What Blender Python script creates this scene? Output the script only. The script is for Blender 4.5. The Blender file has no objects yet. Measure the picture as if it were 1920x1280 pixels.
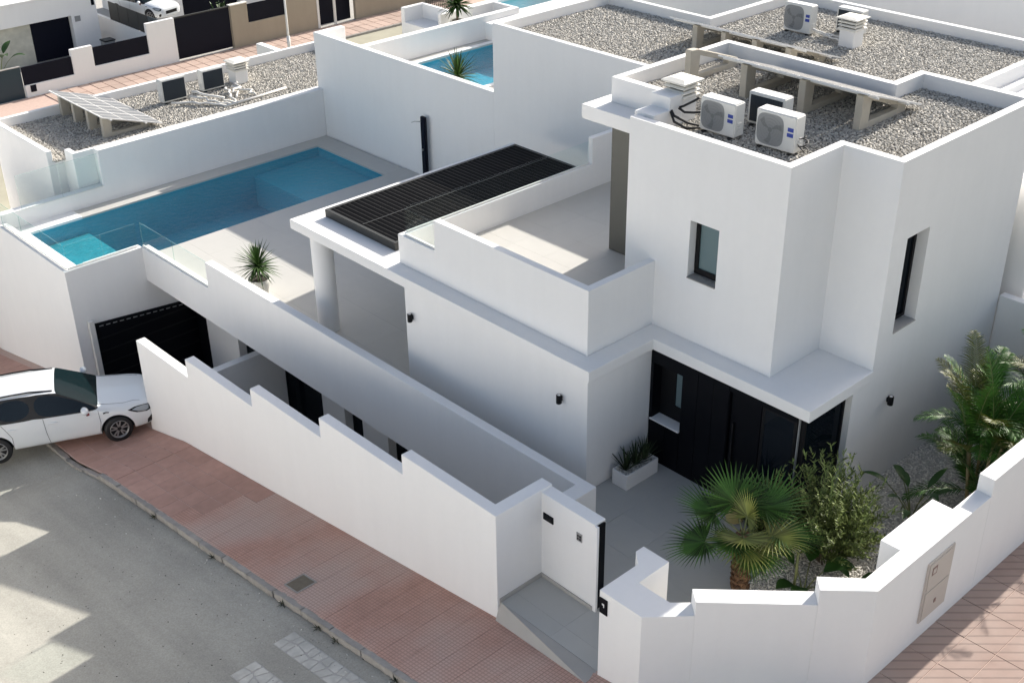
import bpy, bmesh, math, random
import numpy as np
from mathutils import Vector, Matrix
random.seed(7); rng = np.random.default_rng(7)
R = math.radians
S = bpy.context.scene
C = S.collection
# ------------------------------------------------------------------ camera
cam = bpy.data.cameras.new('camera'); co = bpy.data.objects.new('camera', cam); C.objects.link(co)
F_PX, PIT, YAW, ROL = 2322.95, R(29.563), R(137.356), R(-0.794)
fw = Vector((math.cos(YAW)*math.cos(PIT), math.sin(YAW)*math.cos(PIT), -math.sin(PIT)))
rt0 = Vector((math.sin(YAW), -math.cos(YAW), 0)); up0 = rt0.cross(fw)
rt = rt0*math.cos(ROL)+up0*math.sin(ROL); up = -rt0*math.sin(ROL)+up0*math.cos(ROL)
M = Matrix((rt, up, -fw)).transposed().to_4x4(); M.translation = (14.60, -15.44, 15.70)
co.matrix_world = M
cam.sensor_width = 36; cam.lens = F_PX/1920*36; cam.clip_end = 2000; cam.clip_start = 0.5
S.camera = co
# ------------------------------------------------------------------ sky, sun, exposure
LD = Vector((0.19, -1.91, -1.0)).normalized()          # direction the sunlight travels
EL = math.asin(-LD.z)
W = bpy.data.worlds.new('World'); S.world = W; W.use_nodes = True
nt = W.node_tree; nt.nodes.clear()
sky = nt.nodes.new('ShaderNodeTexSky'); sky.sky_type = 'NISHITA'; sky.sun_disc = False
sky.sun_elevation = EL; sky.sun_rotation = math.atan2(-LD.x, -LD.y)
sky.dust_density = 3.0; sky.air_density = 1.0; sky.ozone_density = 1.0
hs = nt.nodes.new('ShaderNodeHueSaturation'); hs.inputs['Saturation'].default_value = 0.74
bg = nt.nodes.new('ShaderNodeBackground'); bg.inputs[1].default_value = 0.125
wo = nt.nodes.new('ShaderNodeOutputWorld')
nt.links.new(sky.outputs[0], hs.inputs['Color']); nt.links.new(hs.outputs[0], bg.inputs[0]); nt.links.new(bg.outputs[0], wo.inputs[0])
sun = bpy.data.lights.new('sun', 'SUN'); sun.energy = 5.0; sun.angle = R(0.53); sun.color = (1.0, 0.95, 0.87)
so = bpy.data.objects.new('sun', sun); C.objects.link(so); so.rotation_euler = LD.to_track_quat('-Z', 'Y').to_euler(); so.location = (0, 40, 30)
S.view_settings.view_transform = 'Standard'; S.view_settings.look = 'None'
S.view_settings.exposure = 0.70; S.view_settings.gamma = 1.0; S.view_settings.use_curve_mapping = False
S.cycles.max_bounces = 10; S.cycles.diffuse_bounces = 5; S.cycles.transparent_max_bounces = 12
S.cycles.use_denoising = True

# ------------------------------------------------------------------ materials
def mat(name, col, rough=0.8, metal=0.0, var=0.0, scale=3.0, bump=0.0, bscale=40.0, var2=0.0, scale2=0.4, coat=0.0, streak=0.0,
        rand=0.0, island=0.0, spec=0.5, grime=0.0):
    m = bpy.data.materials.new(name); m.use_nodes = True
    n = m.node_tree.nodes; l = m.node_tree.links; b = n['Principled BSDF']
    b.inputs['Roughness'].default_value = rough; b.inputs['Metallic'].default_value = metal
    b.inputs['Specular IOR Level'].default_value = spec
    if coat: b.inputs['Coat Weight'].default_value = coat; b.inputs['Coat Roughness'].default_value = 0.03
    geo = n.new('ShaderNodeNewGeometry')
    cur = n.new('ShaderNodeRGB'); cur.outputs[0].default_value = (*col, 1); cur = cur.outputs[0]
    def mul(cur, fac_socket, lo, hi):
        mr = n.new('ShaderNodeMapRange'); l.new(fac_socket, mr.inputs[0]); mr.inputs[3].default_value = lo; mr.inputs[4].default_value = hi
        mx = n.new('ShaderNodeVectorMath'); mx.operation = 'SCALE'
        l.new(cur, mx.inputs[0]); l.new(mr.outputs[0], mx.inputs['Scale']); return mx.outputs[0]
    def noise(sc, detail=5, vec=None):
        t = n.new('ShaderNodeTexNoise'); t.inputs['Scale'].default_value = sc; t.inputs['Detail'].default_value = detail
        l.new(vec if vec else geo.outputs['Position'], t.inputs['Vector']); return t.outputs[0]
    if var: cur = mul(cur, noise(scale), 1-var*1.6, 1+var*1.6)
    if var2: cur = mul(cur, noise(scale2, 3), 1-var2*1.6, 1+var2*1.6)
    if streak:
        vm = n.new('ShaderNodeVectorMath'); vm.operation = 'MULTIPLY'; vm.inputs[1].default_value = (5, 5, 0.35); l.new(geo.outputs['Position'], vm.inputs[0])
        cur = mul(cur, noise(1.0, 4, vm.outputs[0]), 1-streak, 1+streak)
    if rand:
        oi = n.new('ShaderNodeObjectInfo'); cur = mul(cur, oi.outputs['Random'], 1-rand, 1+rand)
    if island: cur = mul(cur, geo.outputs['Random Per Island'], 1-island, 1+island)
    l.new(cur, b.inputs['Base Color'])
    if bump:
        bp = n.new('ShaderNodeBump'); bp.inputs['Strength'].default_value = bump; bp.inputs['Distance'].default_value = 0.01
        l.new(noise(bscale, 6), bp.inputs['Height']); l.new(bp.outputs[0], b.inputs['Normal'])
    m['base'] = name
    return m
def glassy(name, tint, rough=0.0, ior=1.16, bump=0.0, bscale=2.0, body=None, bodyf=0.0, gloss=1.0):
    m = bpy.data.materials.new(name); m.use_nodes = True
    n = m.node_tree.nodes; l = m.node_tree.links; n.remove(n['Principled BSDF']); out = n['Material Output']
    tr = n.new('ShaderNodeBsdfTransparent'); tr.inputs[0].default_value = (*tint, 1)
    gl = n.new('ShaderNodeBsdfGlossy'); gl.inputs['Roughness'].default_value = rough; gl.inputs[0].default_value = (gloss, gloss, gloss, 1)
    fr = n.new('ShaderNodeFresnel'); fr.inputs[0].default_value = ior
    gb = n.new('ShaderNodeNewGeometry'); ib = n.new('ShaderNodeMath'); ib.operation = 'SUBTRACT'; ib.inputs[0].default_value = 1; l.new(gb.outputs['Backfacing'], ib.inputs[1])
    fm = n.new('ShaderNodeMath'); fm.operation = 'MULTIPLY'; l.new(fr.outputs[0], fm.inputs[0]); l.new(ib.outputs[0], fm.inputs[1])
    mx = n.new('ShaderNodeMixShader'); l.new(fm.outputs[0], mx.inputs[0]); l.new(gl.outputs[0], mx.inputs[2])
    if body:
        df = n.new('ShaderNodeBsdfDiffuse'); df.inputs[0].default_value = (*body, 1)
        m2 = n.new('ShaderNodeMixShader'); m2.inputs[0].default_value = bodyf
        l.new(tr.outputs[0], m2.inputs[1]); l.new(df.outputs[0], m2.inputs[2]); l.new(m2.outputs[0], mx.inputs[1])
    else: l.new(tr.outputs[0], mx.inputs[1])
    if bump:
        geo = n.new('ShaderNodeNewGeometry'); t = n.new('ShaderNodeTexNoise'); t.inputs['Scale'].default_value = bscale; t.inputs['Detail'].default_value = 3
        l.new(geo.outputs['Position'], t.inputs['Vector'])
        bp = n.new('ShaderNodeBump'); bp.inputs['Strength'].default_value = bump; bp.inputs['Distance'].default_value = 0.05
        l.new(t.outputs[0], bp.inputs['Height']); l.new(bp.outputs[0], gl.inputs['Normal']); l.new(bp.outputs[0], fr.inputs['Normal'])
    l.new(mx.outputs[0], out.inputs[0]); return m
M_ = {}
def darkglass(name, col, fac):
    m = bpy.data.materials.new(name); m.use_nodes = True; n = m.node_tree.nodes; l = m.node_tree.links; b = n['Principled BSDF']
    b.inputs['Base Color'].default_value = (*col, 1); b.inputs['Specular IOR Level'].default_value = 0.0; b.inputs['Roughness'].default_value = .5
    g = n.new('ShaderNodeBsdfGlossy'); g.inputs['Roughness'].default_value = 0.015; mx = n.new('ShaderNodeMixShader'); mx.inputs[0].default_value = fac
    l.new(b.outputs[0], mx.inputs[1]); l.new(g.outputs[0], mx.inputs[2]); l.new(mx.outputs[0], n['Material Output'].inputs[0]); return m
M_['plaster'] = mat('white_plaster', (0.80, 0.79, 0.775), 0.9, var=0.012, scale=1.2, bump=0.10, bscale=55, var2=0.014, scale2=0.25, streak=0.012)
M_['plaster_beige'] = mat('beige_plaster', (0.34, 0.29, 0.22), 0.9, var=0.06, scale=1.0, bump=0.1, streak=0.05)
M_['stone_panel'] = mat('stone_cladding', (0.50, 0.49, 0.42), 0.8, var=0.22, scale=2.2, var2=0.12, scale2=0.8)
M_['deck'] = mat('beige_porcelain_tile', (0.50, 0.485, 0.45), 0.6, var=0.025, scale=3, var2=0.03, scale2=0.5, rand=0.015, bump=0.03, bscale=60)
M_['patio'] = mat('grey_porcelain_tile', (0.42, 0.42, 0.40), 0.5, var=0.03, scale=3, var2=0.04, scale2=0.5, rand=0.015)
M_['grout'] = mat('tile_grout', (0.43, 0.42, 0.39), 0.95)
M_['dark'] = mat('black_panel', (0.0045, 0.005, 0.007), 0.45, var=0.2, scale=2, spec=0.1)
M_['darkframe'] = mat('black_aluminium', (0.008, 0.008, 0.009), 0.5, spec=0.2)
M_['darkgrey'] = mat('anthracite_cladding', (0.085, 0.085, 0.075), 0.5, var=0.06, scale=1.5)
M_['louver'] = mat('anthracite_louvre', (0.0055, 0.005, 0.005), 0.6, rand=0.35, spec=0.08)
M_['pframe'] = mat('anthracite_frame', (0.045, 0.045, 0.042), 0.5, spec=0.3)
M_['navy'] = mat('dark_navy_metal', (0.0035, 0.0045, 0.012), 0.45, var=0.1, spec=0.15)
M_['paneglass'] = darkglass('dark_window_glass', (0.005, 0.008, 0.012), 0.035)
M_['blindglass'] = mat('window_glass_over_blind', (0.13, 0.19, 0.20), 0.12, spec=0.7)
M_['clear'] = glassy('clear_guard_glass', (0.955, 0.985, 0.978))
M_['glassedge'] = glassy('green_glass_edge', (0.80, 0.92, 0.89), body=(0.6, 0.75, 0.72), bodyf=0.14)
M_['water'] = glassy('pool_water', (0.38, 0.78, 0.84), rough=0.02, ior=1.24, bump=0.7, bscale=5.5)
M_['pool'] = mat('blue_pool_mosaic', (0.125, 0.425, 0.53), 0.5, var=0.12, scale=14, var2=0.06, scale2=1.2)
M_['shelf'] = mat('turquoise_mosaic_painted_ripples', (0.125, 0.36, 0.40), 0.5, var=0.26, scale=5.5, var2=0.08, scale2=1.2)  # strong mottling painted into the tile colour in place of sunlight ripples
M_['poollight'] = mat('pale_pool_mosaic', (0.165, 0.45, 0.55), 0.5, var=0.08, scale=14)
M_['asphalt'] = mat('bleached_asphalt', (0.350, 0.337, 0.295), 0.92, var=0.05, scale=0.8, var2=0.17, scale2=0.20, bump=0.45, bscale=70)
def weather(m, stretch, amt, fine, fs=28):
    n = m.node_tree.nodes; l = m.node_tree.links; b = n['Principled BSDF']; geo = n.new('ShaderNodeNewGeometry'); cur = b.inputs['Base Color'].links[0].from_socket
    for vec, sc, a, dt in ((stretch, 1.0, amt, 4), ((1, 1, 1), fs, fine, 2), ((1, 1, 1), 7.0, fine*.4, 6)):
        vm = n.new('ShaderNodeVectorMath'); vm.operation = 'MULTIPLY'; vm.inputs[1].default_value = vec; l.new(geo.outputs['Position'], vm.inputs[0])
        t = n.new('ShaderNodeTexNoise'); t.inputs['Scale'].default_value = sc; t.inputs['Detail'].default_value = dt; l.new(vm.outputs[0], t.inputs['Vector'])
        mr = n.new('ShaderNodeMapRange'); mr.inputs[1].default_value = .25; mr.inputs[2].default_value = .75; mr.inputs[3].default_value = 1-a; mr.inputs[4].default_value = 1+a; l.new(t.outputs[0], mr.inputs[0])
        sc_ = n.new('ShaderNodeVectorMath'); sc_.operation = 'SCALE'; l.new(cur, sc_.inputs[0]); l.new(mr.outputs[0], sc_.inputs['Scale']); cur = sc_.outputs[0]
    l.new(cur, b.inputs['Base Color'])
weather(M_['asphalt'], (0.12, 1.6, 0.2), 0.14, 0.13)
weather(M_['plaster'], (3.5, 3.5, 0.5), 0.010, 0.006, 9)
M_['kerb'] = mat('concrete_kerb', (0.31, 0.29, 0.265), 0.9, var=0.18, scale=6, var2=0.12, scale2=0.9, rand=0.06, bump=0.4, bscale=30)
M_['cement'] = mat('cement', (0.40, 0.385, 0.36), 0.9, var=0.08, scale=2, bump=0.2)
M_['paver'] = mat('red_paving_slab', (0.455, 0.270, 0.215), 0.88, var=0.10, scale=5, var2=0.17, scale2=0.5, rand=0.05, bump=0.25, bscale=60)
M_['joint'] = mat('sandy_joint', (0.52, 0.38, 0.32), 0.95, var=0.1, scale=9)
M_['stamped'] = mat('pale_stamped_stone', (0.47, 0.46, 0.42), 0.85, var=0.2, scale=5, var2=0.2, scale2=1.4, rand=0.08, bump=0.3, bscale=30)
M_['pebble'] = mat('roof_pebble', (0.455, 0.43, 0.385), 0.88, island=0.32)
M_['pebblebed'] = mat('roof_pebble_bed', (0.24, 0.23, 0.21), 0.95, var=0.3, scale=30, bump=0.6, bscale=40)
M_['chip'] = mat('white_marble_chip', (0.70, 0.67, 0.61), 0.8, island=0.3)
M_['chipbed'] = mat('marble_chip_bed', (0.48, 0.455, 0.42), 0.95, var=0.25, scale=25, bump=0.6, bscale=30)
M_['precast'] = mat('precast_concrete', (0.47, 0.43, 0.36), 0.9, var=0.08, scale=4, bump=0.2, bscale=40)
M_['cream'] = mat('cream_metal', (0.74, 0.71, 0.64), 0.6, var=0.04, scale=5)
M_['acwhite'] = mat('white_enamel', (0.70, 0.69, 0.655), 0.45, var=0.03, scale=4)
M_['acgrille'] = mat('grey_fan_grille', (0.26, 0.265, 0.265), 0.5)
M_['acdark'] = mat('dark_fan_well', (0.185, 0.19, 0.19), 0.6)
M_['acfin'] = mat('blue_black_coil_fins', (0.012, 0.022, 0.034), 0.5)
M_['blue'] = mat('blue_badge', (0.03, 0.06, 0.33), 0.5)
M_['pv'] = mat('solar_cell', (0.15, 0.155, 0.165), 0.35, var=0.05, scale=6, spec=0.25)
M_['alu'] = mat('aluminium_edge', (0.72, 0.71, 0.69), 0.5)
M_['pipe'] = mat('white_pipe_lagging', (0.66, 0.645, 0.61), 0.7)
M_['black'] = mat('black_rubber', (0.012, 0.012, 0.013), 0.6)
M_['paint'] = mat('white_car_paint', (0.70, 0.725, 0.74), 0.28, coat=1.0)
M_['carglass'] = darkglass('tinted_car_glass', (0.004, 0.008, 0.011), 0.045)
M_['windshield'] = darkglass('windscreen_glass', (0.004, 0.011, 0.013), 0.030)
M_['rim'] = mat('alloy_rim', (0.42, 0.42, 0.42), 0.3, metal=0.7)
M_['rimdark'] = mat('dark_wheel_well', (0.015, 0.015, 0.016), 0.7)
M_['lamp'] = mat('headlight_lens', (0.30, 0.33, 0.35), 0.08, spec=0.8)
M_['red'] = mat('dark_red_strap', (0.16, 0.012, 0.02), 0.5)
M_['palm'] = mat('fan_palm_leaf', (0.046, 0.105, 0.017), 0.5, island=0.75, spec=0.28)
M_['palmy'] = mat('yellowing_palm_leaf', (0.190, 0.205, 0.050), 0.5, island=0.6, spec=0.3)
M_['deadpalm'] = mat('withered_palm_leaf', (0.030, 0.022, 0.014), 0.7, island=0.4)
M_['feather'] = mat('feather_palm_leaf', (0.044, 0.118, 0.016), 0.5, island=0.45, spec=0.2)
M_['feathery'] = mat('pale_feather_palm_leaf', (0.115, 0.125, 0.022), 0.5, island=0.4, spec=0.3)
M_['shrub'] = mat('olive_shrub_leaf', (0.155, 0.195, 0.055), 0.55, island=0.65, spec=0.25)
M_['yucca'] = mat('yucca_leaf', (0.042, 0.090, 0.018), 0.5, island=0.5, spec=0.3)
M_['snake'] = mat('dusky_sword_leaf', (0.035, 0.052, 0.022), 0.55, island=0.5, spec=0.25)
M_['paddle'] = mat('paddle_leaf', (0.030, 0.080, 0.014), 0.4, island=0.2, spec=0.35)
M_['stem'] = mat('green_leaf_stem', (0.17, 0.19, 0.07), 0.6)
M_['cane'] = mat('tan_palm_cane', (0.32, 0.25, 0.13), 0.7, var=0.2, scale=8)
M_['twig'] = mat('brown_twig', (0.13, 0.10, 0.07), 0.8, var=0.2, scale=9)
M_['trunk'] = mat('fibrous_palm_trunk', (0.145, 0.080, 0.042), 0.9, var=0.4, scale=9, bump=0.9, bscale=30, island=0.4)
M_['yellowpot'] = mat('straw_yellow_glaze', (0.43, 0.37, 0.16), 0.5, var=0.12, scale=4)
M_['palepot'] = mat('pale_stone_pot', (0.58, 0.57, 0.53), 0.7, var=0.1, scale=4)
M_['steel'] = mat('brushed_steel', (0.42, 0.42, 0.42), 0.35, metal=0.8)
M_['beigebox'] = mat('beige_meter_door', (0.52, 0.47, 0.42), 0.6, var=0.03, scale=3)
M_['brownmark'] = mat('brown_meter_mark', (0.24, 0.15, 0.13), 0.6)
M_['cover'] = mat('rusty_iron_cover', (0.15, 0.125, 0.09), 0.8, var=0.2, scale=12, bump=0.3)
M_['soil'] = mat('dark_soil', (0.035, 0.028, 0.02), 0.95)

# grooved / ribbed paving: relief and tint on the slab geometry
def grooved(name, col, pitch, rot, rand=0.12, depth=0.7, wd=1.6, lo=0.62, dust=None):
    m = mat(name, col, 0.85, var=0.10, scale=5, var2=0.13, scale2=0.45, rand=rand)
    n = m.node_tree.nodes; l = m.node_tree.links; b = n['Principled BSDF']
    geo = n.new('ShaderNodeNewGeometry')
    mp = n.new('ShaderNodeMapping'); mp.inputs['Rotation'].default_value = (0, 0, rot); l.new(geo.outputs['Position'], mp.inputs[0])
    br = n.new('ShaderNodeTexBrick'); br.inputs['Scale'].default_value = 1.0; br.inputs['Mortar Size'].default_value = pitch*0.13
    br.inputs['Brick Width'].default_value = pitch*wd; br.inputs['Row Height'].default_value = pitch; br.offset = 0.0; br.inputs['Mortar Smooth'].default_value = 0.3
    l.new(mp.outputs[0], br.inputs['Vector'])
    src = b.inputs['Base Color'].links[0].from_socket
    if dust:
        tn = n.new('ShaderNodeTexNoise'); tn.inputs['Scale'].default_value = 0.45; tn.inputs['Detail'].default_value = 5; l.new(geo.outputs['Position'], tn.inputs['Vector'])
        rm = n.new('ShaderNodeMapRange'); rm.inputs[1].default_value = 0.38; rm.inputs[2].default_value = 0.62; l.new(tn.outputs[0], rm.inputs[0])
        mc = n.new('ShaderNodeMix'); mc.data_type = 'RGBA'; l.new(rm.outputs[0], mc.inputs[0]); l.new(src, mc.inputs[6]); mc.inputs[7].default_value = (*dust, 1); src = mc.outputs[2]
    mr = n.new('ShaderNodeMapRange'); l.new(br.outputs['Fac'], mr.inputs[0]); mr.inputs[3].default_value = 1.06; mr.inputs[4].default_value = lo
    sc = n.new('ShaderNodeVectorMath'); sc.operation = 'SCALE'; l.new(src, sc.inputs[0]); l.new(mr.outputs[0], sc.inputs['Scale']); l.new(sc.outputs[0], b.inputs['Base Color'])
    iv = n.new('ShaderNodeMath'); iv.operation = 'SUBTRACT'; iv.inputs[0].default_value = 1; l.new(br.outputs['Fac'], iv.inputs[1])
    bp = n.new('ShaderNodeBump'); bp.inputs['Strength'].default_value = depth; bp.inputs['Distance'].default_value = 0.006
    l.new(iv.outputs[0], bp.inputs['Height']); l.new(bp.outputs[0], b.inputs['Normal']); return m
M_['paver_groove'] = grooved('red_grooved_slab', (0.50, 0.290, 0.225), 0.07, 0.0, rand=0.02, wd=1.2, lo=0.74, dust=(0.50, 0.36, 0.305))
M_['paver_side'] = grooved('salmon_ribbed_slab', (0.295, 0.205, 0.170), 0.20, R(-46), rand=0.03, depth=0.4, wd=60, lo=0.80, dust=(0.33, 0.255, 0.22))

# ------------------------------------------------------------------ mesh helpers
def link(name, me, m=None, parent=None, smooth=False):
    o = bpy.data.objects.new(name, me); C.objects.link(o)
    if m is not None and len(me.materials) == 0:
        me.materials.append(M_[m] if isinstance(m, str) else m)
    if parent: o.parent = parent
    if smooth: me.shade_smooth()
    return o
def from_bm(name, bm, m, parent=None, smooth=False):
    me = bpy.data.meshes.new(name); bm.to_mesh(me); bm.free(); return link(name, me, m, parent, smooth)
def from_data(name, v, f, m, parent=None, smooth=False):
    me = bpy.data.meshes.new(name); me.from_pydata([tuple(p) for p in v], [], f); me.update(); return link(name, me, m, parent, smooth)
def bev(o, w=0.012, seg=2):
    b = o.modifiers.new('bevel', 'BEVEL'); b.width = w; b.segments = seg; b.limit_method = 'ANGLE'; b.angle_limit = R(40); b.harden_normals = False
    return o
def tag(o, label=None, cat=None, group=None, kind=None):
    if label: o['label'] = label
    if cat: o['category'] = cat
    if group: o['group'] = group
    if kind: o['kind'] = kind
    return o
def thing(name, label, cat, loc=(0, 0, 0), rz=0.0, group=None):
    o = bpy.data.objects.new(name, None); C.objects.link(o); o.location = loc; o.rotation_euler = (0, 0, rz); o.empty_display_size = 0.3
    return tag(o, label, cat, group)
def children(o): return [c for c in C.objects if c.parent == o]
def copy_tree(o, parent=None):
    c = o.copy(); C.objects.link(c)
    if parent: c.parent = parent
    for ch in [k for k in o.children]: copy_tree(ch, c)
    return c
def solid(name, add, sub, m, parent=None, bevel=0.012):
    """rectilinear union of boxes minus boxes (x0,y0,z0,x1,y1,z1): only its boundary faces"""
    bs = list(add)+list(sub)
    ax = [sorted({round(v, 4) for b in bs for v in (b[i], b[i+3])}) for i in range(3)]
    n = [len(a)-1 for a in ax]
    occ = np.zeros(n, bool)
    ix = [{v: i for i, v in enumerate(a)} for a in ax]
    def rg(b): return tuple(slice(ix[i][round(b[i], 4)], ix[i][round(b[i+3], 4)]) for i in range(3))
    for b in add: occ[rg(b)] = True
    for b in sub: occ[rg(b)] = False
    vid = {}; V = []; Fc = []
    def vert(i, j, k):
        if (i, j, k) not in vid: vid[(i, j, k)] = len(V); V.append((ax[0][i], ax[1][j], ax[2][k]))
        return vid[(i, j, k)]
    def o_(i, j, k): return 0 <= i < n[0] and 0 <= j < n[1] and 0 <= k < n[2] and occ[i, j, k]
    for i in range(n[0]):
        for j in range(n[1]):
            for k in range(n[2]):
                if not occ[i, j, k]: continue
                if not o_(i-1, j, k): Fc.append((vert(i, j, k), vert(i, j, k+1), vert(i, j+1, k+1), vert(i, j+1, k)))
                if not o_(i+1, j, k): Fc.append((vert(i+1, j, k), vert(i+1, j+1, k), vert(i+1, j+1, k+1), vert(i+1, j, k+1)))
                if not o_(i, j-1, k): Fc.append((vert(i, j, k), vert(i+1, j, k), vert(i+1, j, k+1), vert(i, j, k+1)))
                if not o_(i, j+1, k): Fc.append((vert(i, j+1, k), vert(i, j+1, k+1), vert(i+1, j+1, k+1), vert(i+1, j+1, k)))
                if not o_(i, j, k-1): Fc.append((vert(i, j, k), vert(i, j+1, k), vert(i+1, j+1, k), vert(i+1, j, k)))
                if not o_(i, j, k+1): Fc.append((vert(i, j, k+1), vert(i+1, j, k+1), vert(i+1, j+1, k+1), vert(i, j+1, k+1)))
    o = from_data(name, V, Fc, m, parent)
    if bevel: bev(o, bevel)
    return o
def box(name, b, m, parent=None, bevel=0.006): return solid(name, [b], [], m, parent, bevel)
def prism(name, poly, z0, z1, m, parent=None, bevel=0.012):
    n = len(poly)
    z0f = z0 if callable(z0) else (lambda x, y: z0); z1f = z1 if callable(z1) else (lambda x, y: z1)
    v = [(x, y, z0f(x, y)) for x, y in poly]+[(x, y, z1f(x, y)) for x, y in poly]
    f = [tuple(range(n))[::-1], tuple(range(n, 2*n))]+[(i, (i+1) % n, n+(i+1) % n, n+i) for i in range(n)]
    o = from_data(name, v, f, m, parent)
    return bev(o, bevel) if bevel else o
def tube(bm, pts, r, seg=6, r1=None, closed=False):
    pts = [Vector(p) for p in pts]; n = len(pts); rings = []
    for i, p in enumerate(pts):
        d = (pts[min(i+1, n-1)]-pts[max(i-1, 0)]).normalized()
        a = d.cross(Vector((0, 0, 1))) if abs(d.z) < 0.95 else d.cross(Vector((1, 0, 0)))
        a.normalize(); b = d.cross(a); rr = r if r1 is None else r+(r1-r)*i/(n-1)
        rings.append([bm.verts.new(p+(a*math.cos(t)+b*math.sin(t))*rr) for t in [2*math.pi*k/seg for k in range(seg)]])
    for i in range(n-1):
        for k in range(seg): bm.faces.new((rings[i][k], rings[i][(k+1) % seg], rings[i+1][(k+1) % seg], rings[i+1][k]))
    bm.faces.new(rings[0][::-1]); bm.faces.new(rings[-1])
def tube_obj(name, pts, r, m, parent=None, seg=8, r1=None):
    bm = bmesh.new(); tube(bm, pts, r, seg, r1); bmesh.ops.recalc_face_normals(bm, faces=bm.faces); return from_bm(name, bm, m, parent, True)
def lathe(name, prof, m, parent=None, seg=28, loc=(0, 0, 0)):
    v = []; f = []
    for r, z in prof:
        for k in range(seg): t = 2*math.pi*k/seg; v.append((loc[0]+r*math.cos(t), loc[1]+r*math.sin(t), loc[2]+z))
    for i in range(len(prof)-1):
        for k in range(seg): f.append((i*seg+k, i*seg+(k+1) % seg, (i+1)*seg+(k+1) % seg, (i+1)*seg+k))
    return from_data(name, v, f, m, parent, True)
def bm_box(bm, b, mtx=None):
    x0, y0, z0, x1, y1, z1 = b
    vs = [bm.verts.new(p) for p in ((x0, y0, z0), (x1, y0, z0), (x1, y1, z0), (x0, y1, z0), (x0, y0, z1), (x1, y0, z1), (x1, y1, z1), (x0, y1, z1))]
    if mtx is not None:
        for q in vs: q.co = mtx @ q.co
    for q in ((3, 2, 1, 0), (4, 5, 6, 7), (0, 1, 5, 4), (1, 2, 6, 5), (2, 3, 7, 6), (3, 0, 4, 7)): bm.faces.new([vs[i] for i in q])
def scatter(name, polys, holes, z, step, size, m, parent=None, jit=0.9, zfun=None):
    """loose pebbles over rectangles (x0,y0,x1,y1)"""
    bm = bmesh.new(); bmesh.ops.create_icosphere(bm, subdivisions=1, radius=1.0)
    bv = np.array([v.co[:] for v in bm.verts]); bf = np.array([[v.index for v in f.verts] for f in bm.faces]); bm.free()
    bv = bv[:, :]; P = []
    for (x0, y0, x1, y1) in polys:
        gx, gy = np.meshgrid(np.arange(x0+step/2, x1, step), np.arange(y0+step/2, y1, step))
        P.append(np.stack([gx.ravel(), gy.ravel()], 1))
    P = np.concatenate(P); P = P+rng.uniform(-0.5, 0.5, P.shape)*step*jit
    for (x0, y0, x1, y1) in holes: P = P[~((P[:, 0] > x0) & (P[:, 0] < x1) & (P[:, 1] > y0) & (P[:, 1] < y1))]
    N = len(P)
    sc = np.stack([rng.uniform(0.7, 1.5, N), rng.uniform(0.35, 0.75, N), rng.uniform(0.3, 0.55, N)], 1)*size
    an = rng.uniform(0, 2*math.pi, N); ti = rng.uniform(-0.45, 0.45, N)
    v = bv[None]*sc[:, None]*(1+rng.uniform(-0.18, 0.18, (N, len(bv), 1)))
    x = v[..., 0]*np.cos(ti)[:, None]-v[..., 2]*np.sin(ti)[:, None]; zz = v[..., 0]*np.sin(ti)[:, None]+v[..., 2]*np.cos(ti)[:, None]; y = v[..., 1]
    X = x*np.cos(an)[:, None]-y*np.sin(an)[:, None]+P[:, 0:1]; Y = x*np.sin(an)[:, None]+y*np.cos(an)[:, None]+P[:, 1:2]
    Z = zz+z+rng.uniform(0, 0.5, N)[:, None]*size
    if zfun: Z = Z+np.array([zfun(q) for q in P[:, 0]])[:, None]
    V = np.stack([X, Y, Z], 2).reshape(-1, 3).astype(np.float32)
    Fi = (bf[None]+(np.arange(N)*len(bv))[:, None, None]).reshape(-1).astype(np.int32)
    me = bpy.data.meshes.new(name); nf = len(Fi)//3
    me.vertices.add(len(V)); me.vertices.foreach_set('co', V.ravel())
    me.loops.add(len(Fi)); me.loops.foreach_set('vertex_index', Fi)
    me.polygons.add(nf); me.polygons.foreach_set('loop_start', np.arange(0, nf*3, 3, dtype=np.int32)); me.polygons.foreach_set('loop_total', np.full(nf, 3, np.int32))
    me.update(); me.validate(); o = link(name, me, m, parent, True); o['kind'] = 'stuff'; return o
def tiles(base_name, piece, rects, z, th, pitch, m, gap=0.0022, kind=None, parent=None, holes=(), grout='grout', tilt=0.0):
    """a floor: a grout bed with one object per tile, alike tiles share mesh data"""
    bed = solid(base_name, [(r[0], r[1], z-0.12, r[2], r[3], z-0.010) for r in rects], [], grout, parent, 0)
    if kind: bed['kind'] = kind
    cache = {}
    for r in rects:
        nx = max(1, round((r[2]-r[0])/pitch[0])); ny = max(1, round((r[3]-r[1])/pitch[1])); px = (r[2]-r[0])/nx; py = (r[3]-r[1])/ny
        key = (round(px, 4), round(py, 4))
        if key not in cache:
            bm = bmesh.new(); bm_box(bm, (-px/2+gap/2, -py/2+gap/2, -th, px/2-gap/2, py/2-gap/2, 0)); bmesh.ops.bevel(bm, geom=[e for e in bm.edges if e.verts[0].co.z > -0.001 and e.verts[1].co.z > -0.001], offset=0.0008, segments=1, affect='EDGES')
            me = bpy.data.meshes.new(piece); bm.to_mesh(me); bm.free(); me.materials.append(M_[m]); cache[key] = me
        for i in range(nx):
            for j in range(ny):
                o = bpy.data.objects.new(piece, cache[key]); C.objects.link(o); o.parent = bed
                o.location = (r[0]+(i+.5)*px, r[1]+(j+.5)*py, z)
                o.rotation_euler = (random.uniform(-tilt, tilt), random.uniform(-tilt, tilt), 0)
    return bed

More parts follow.
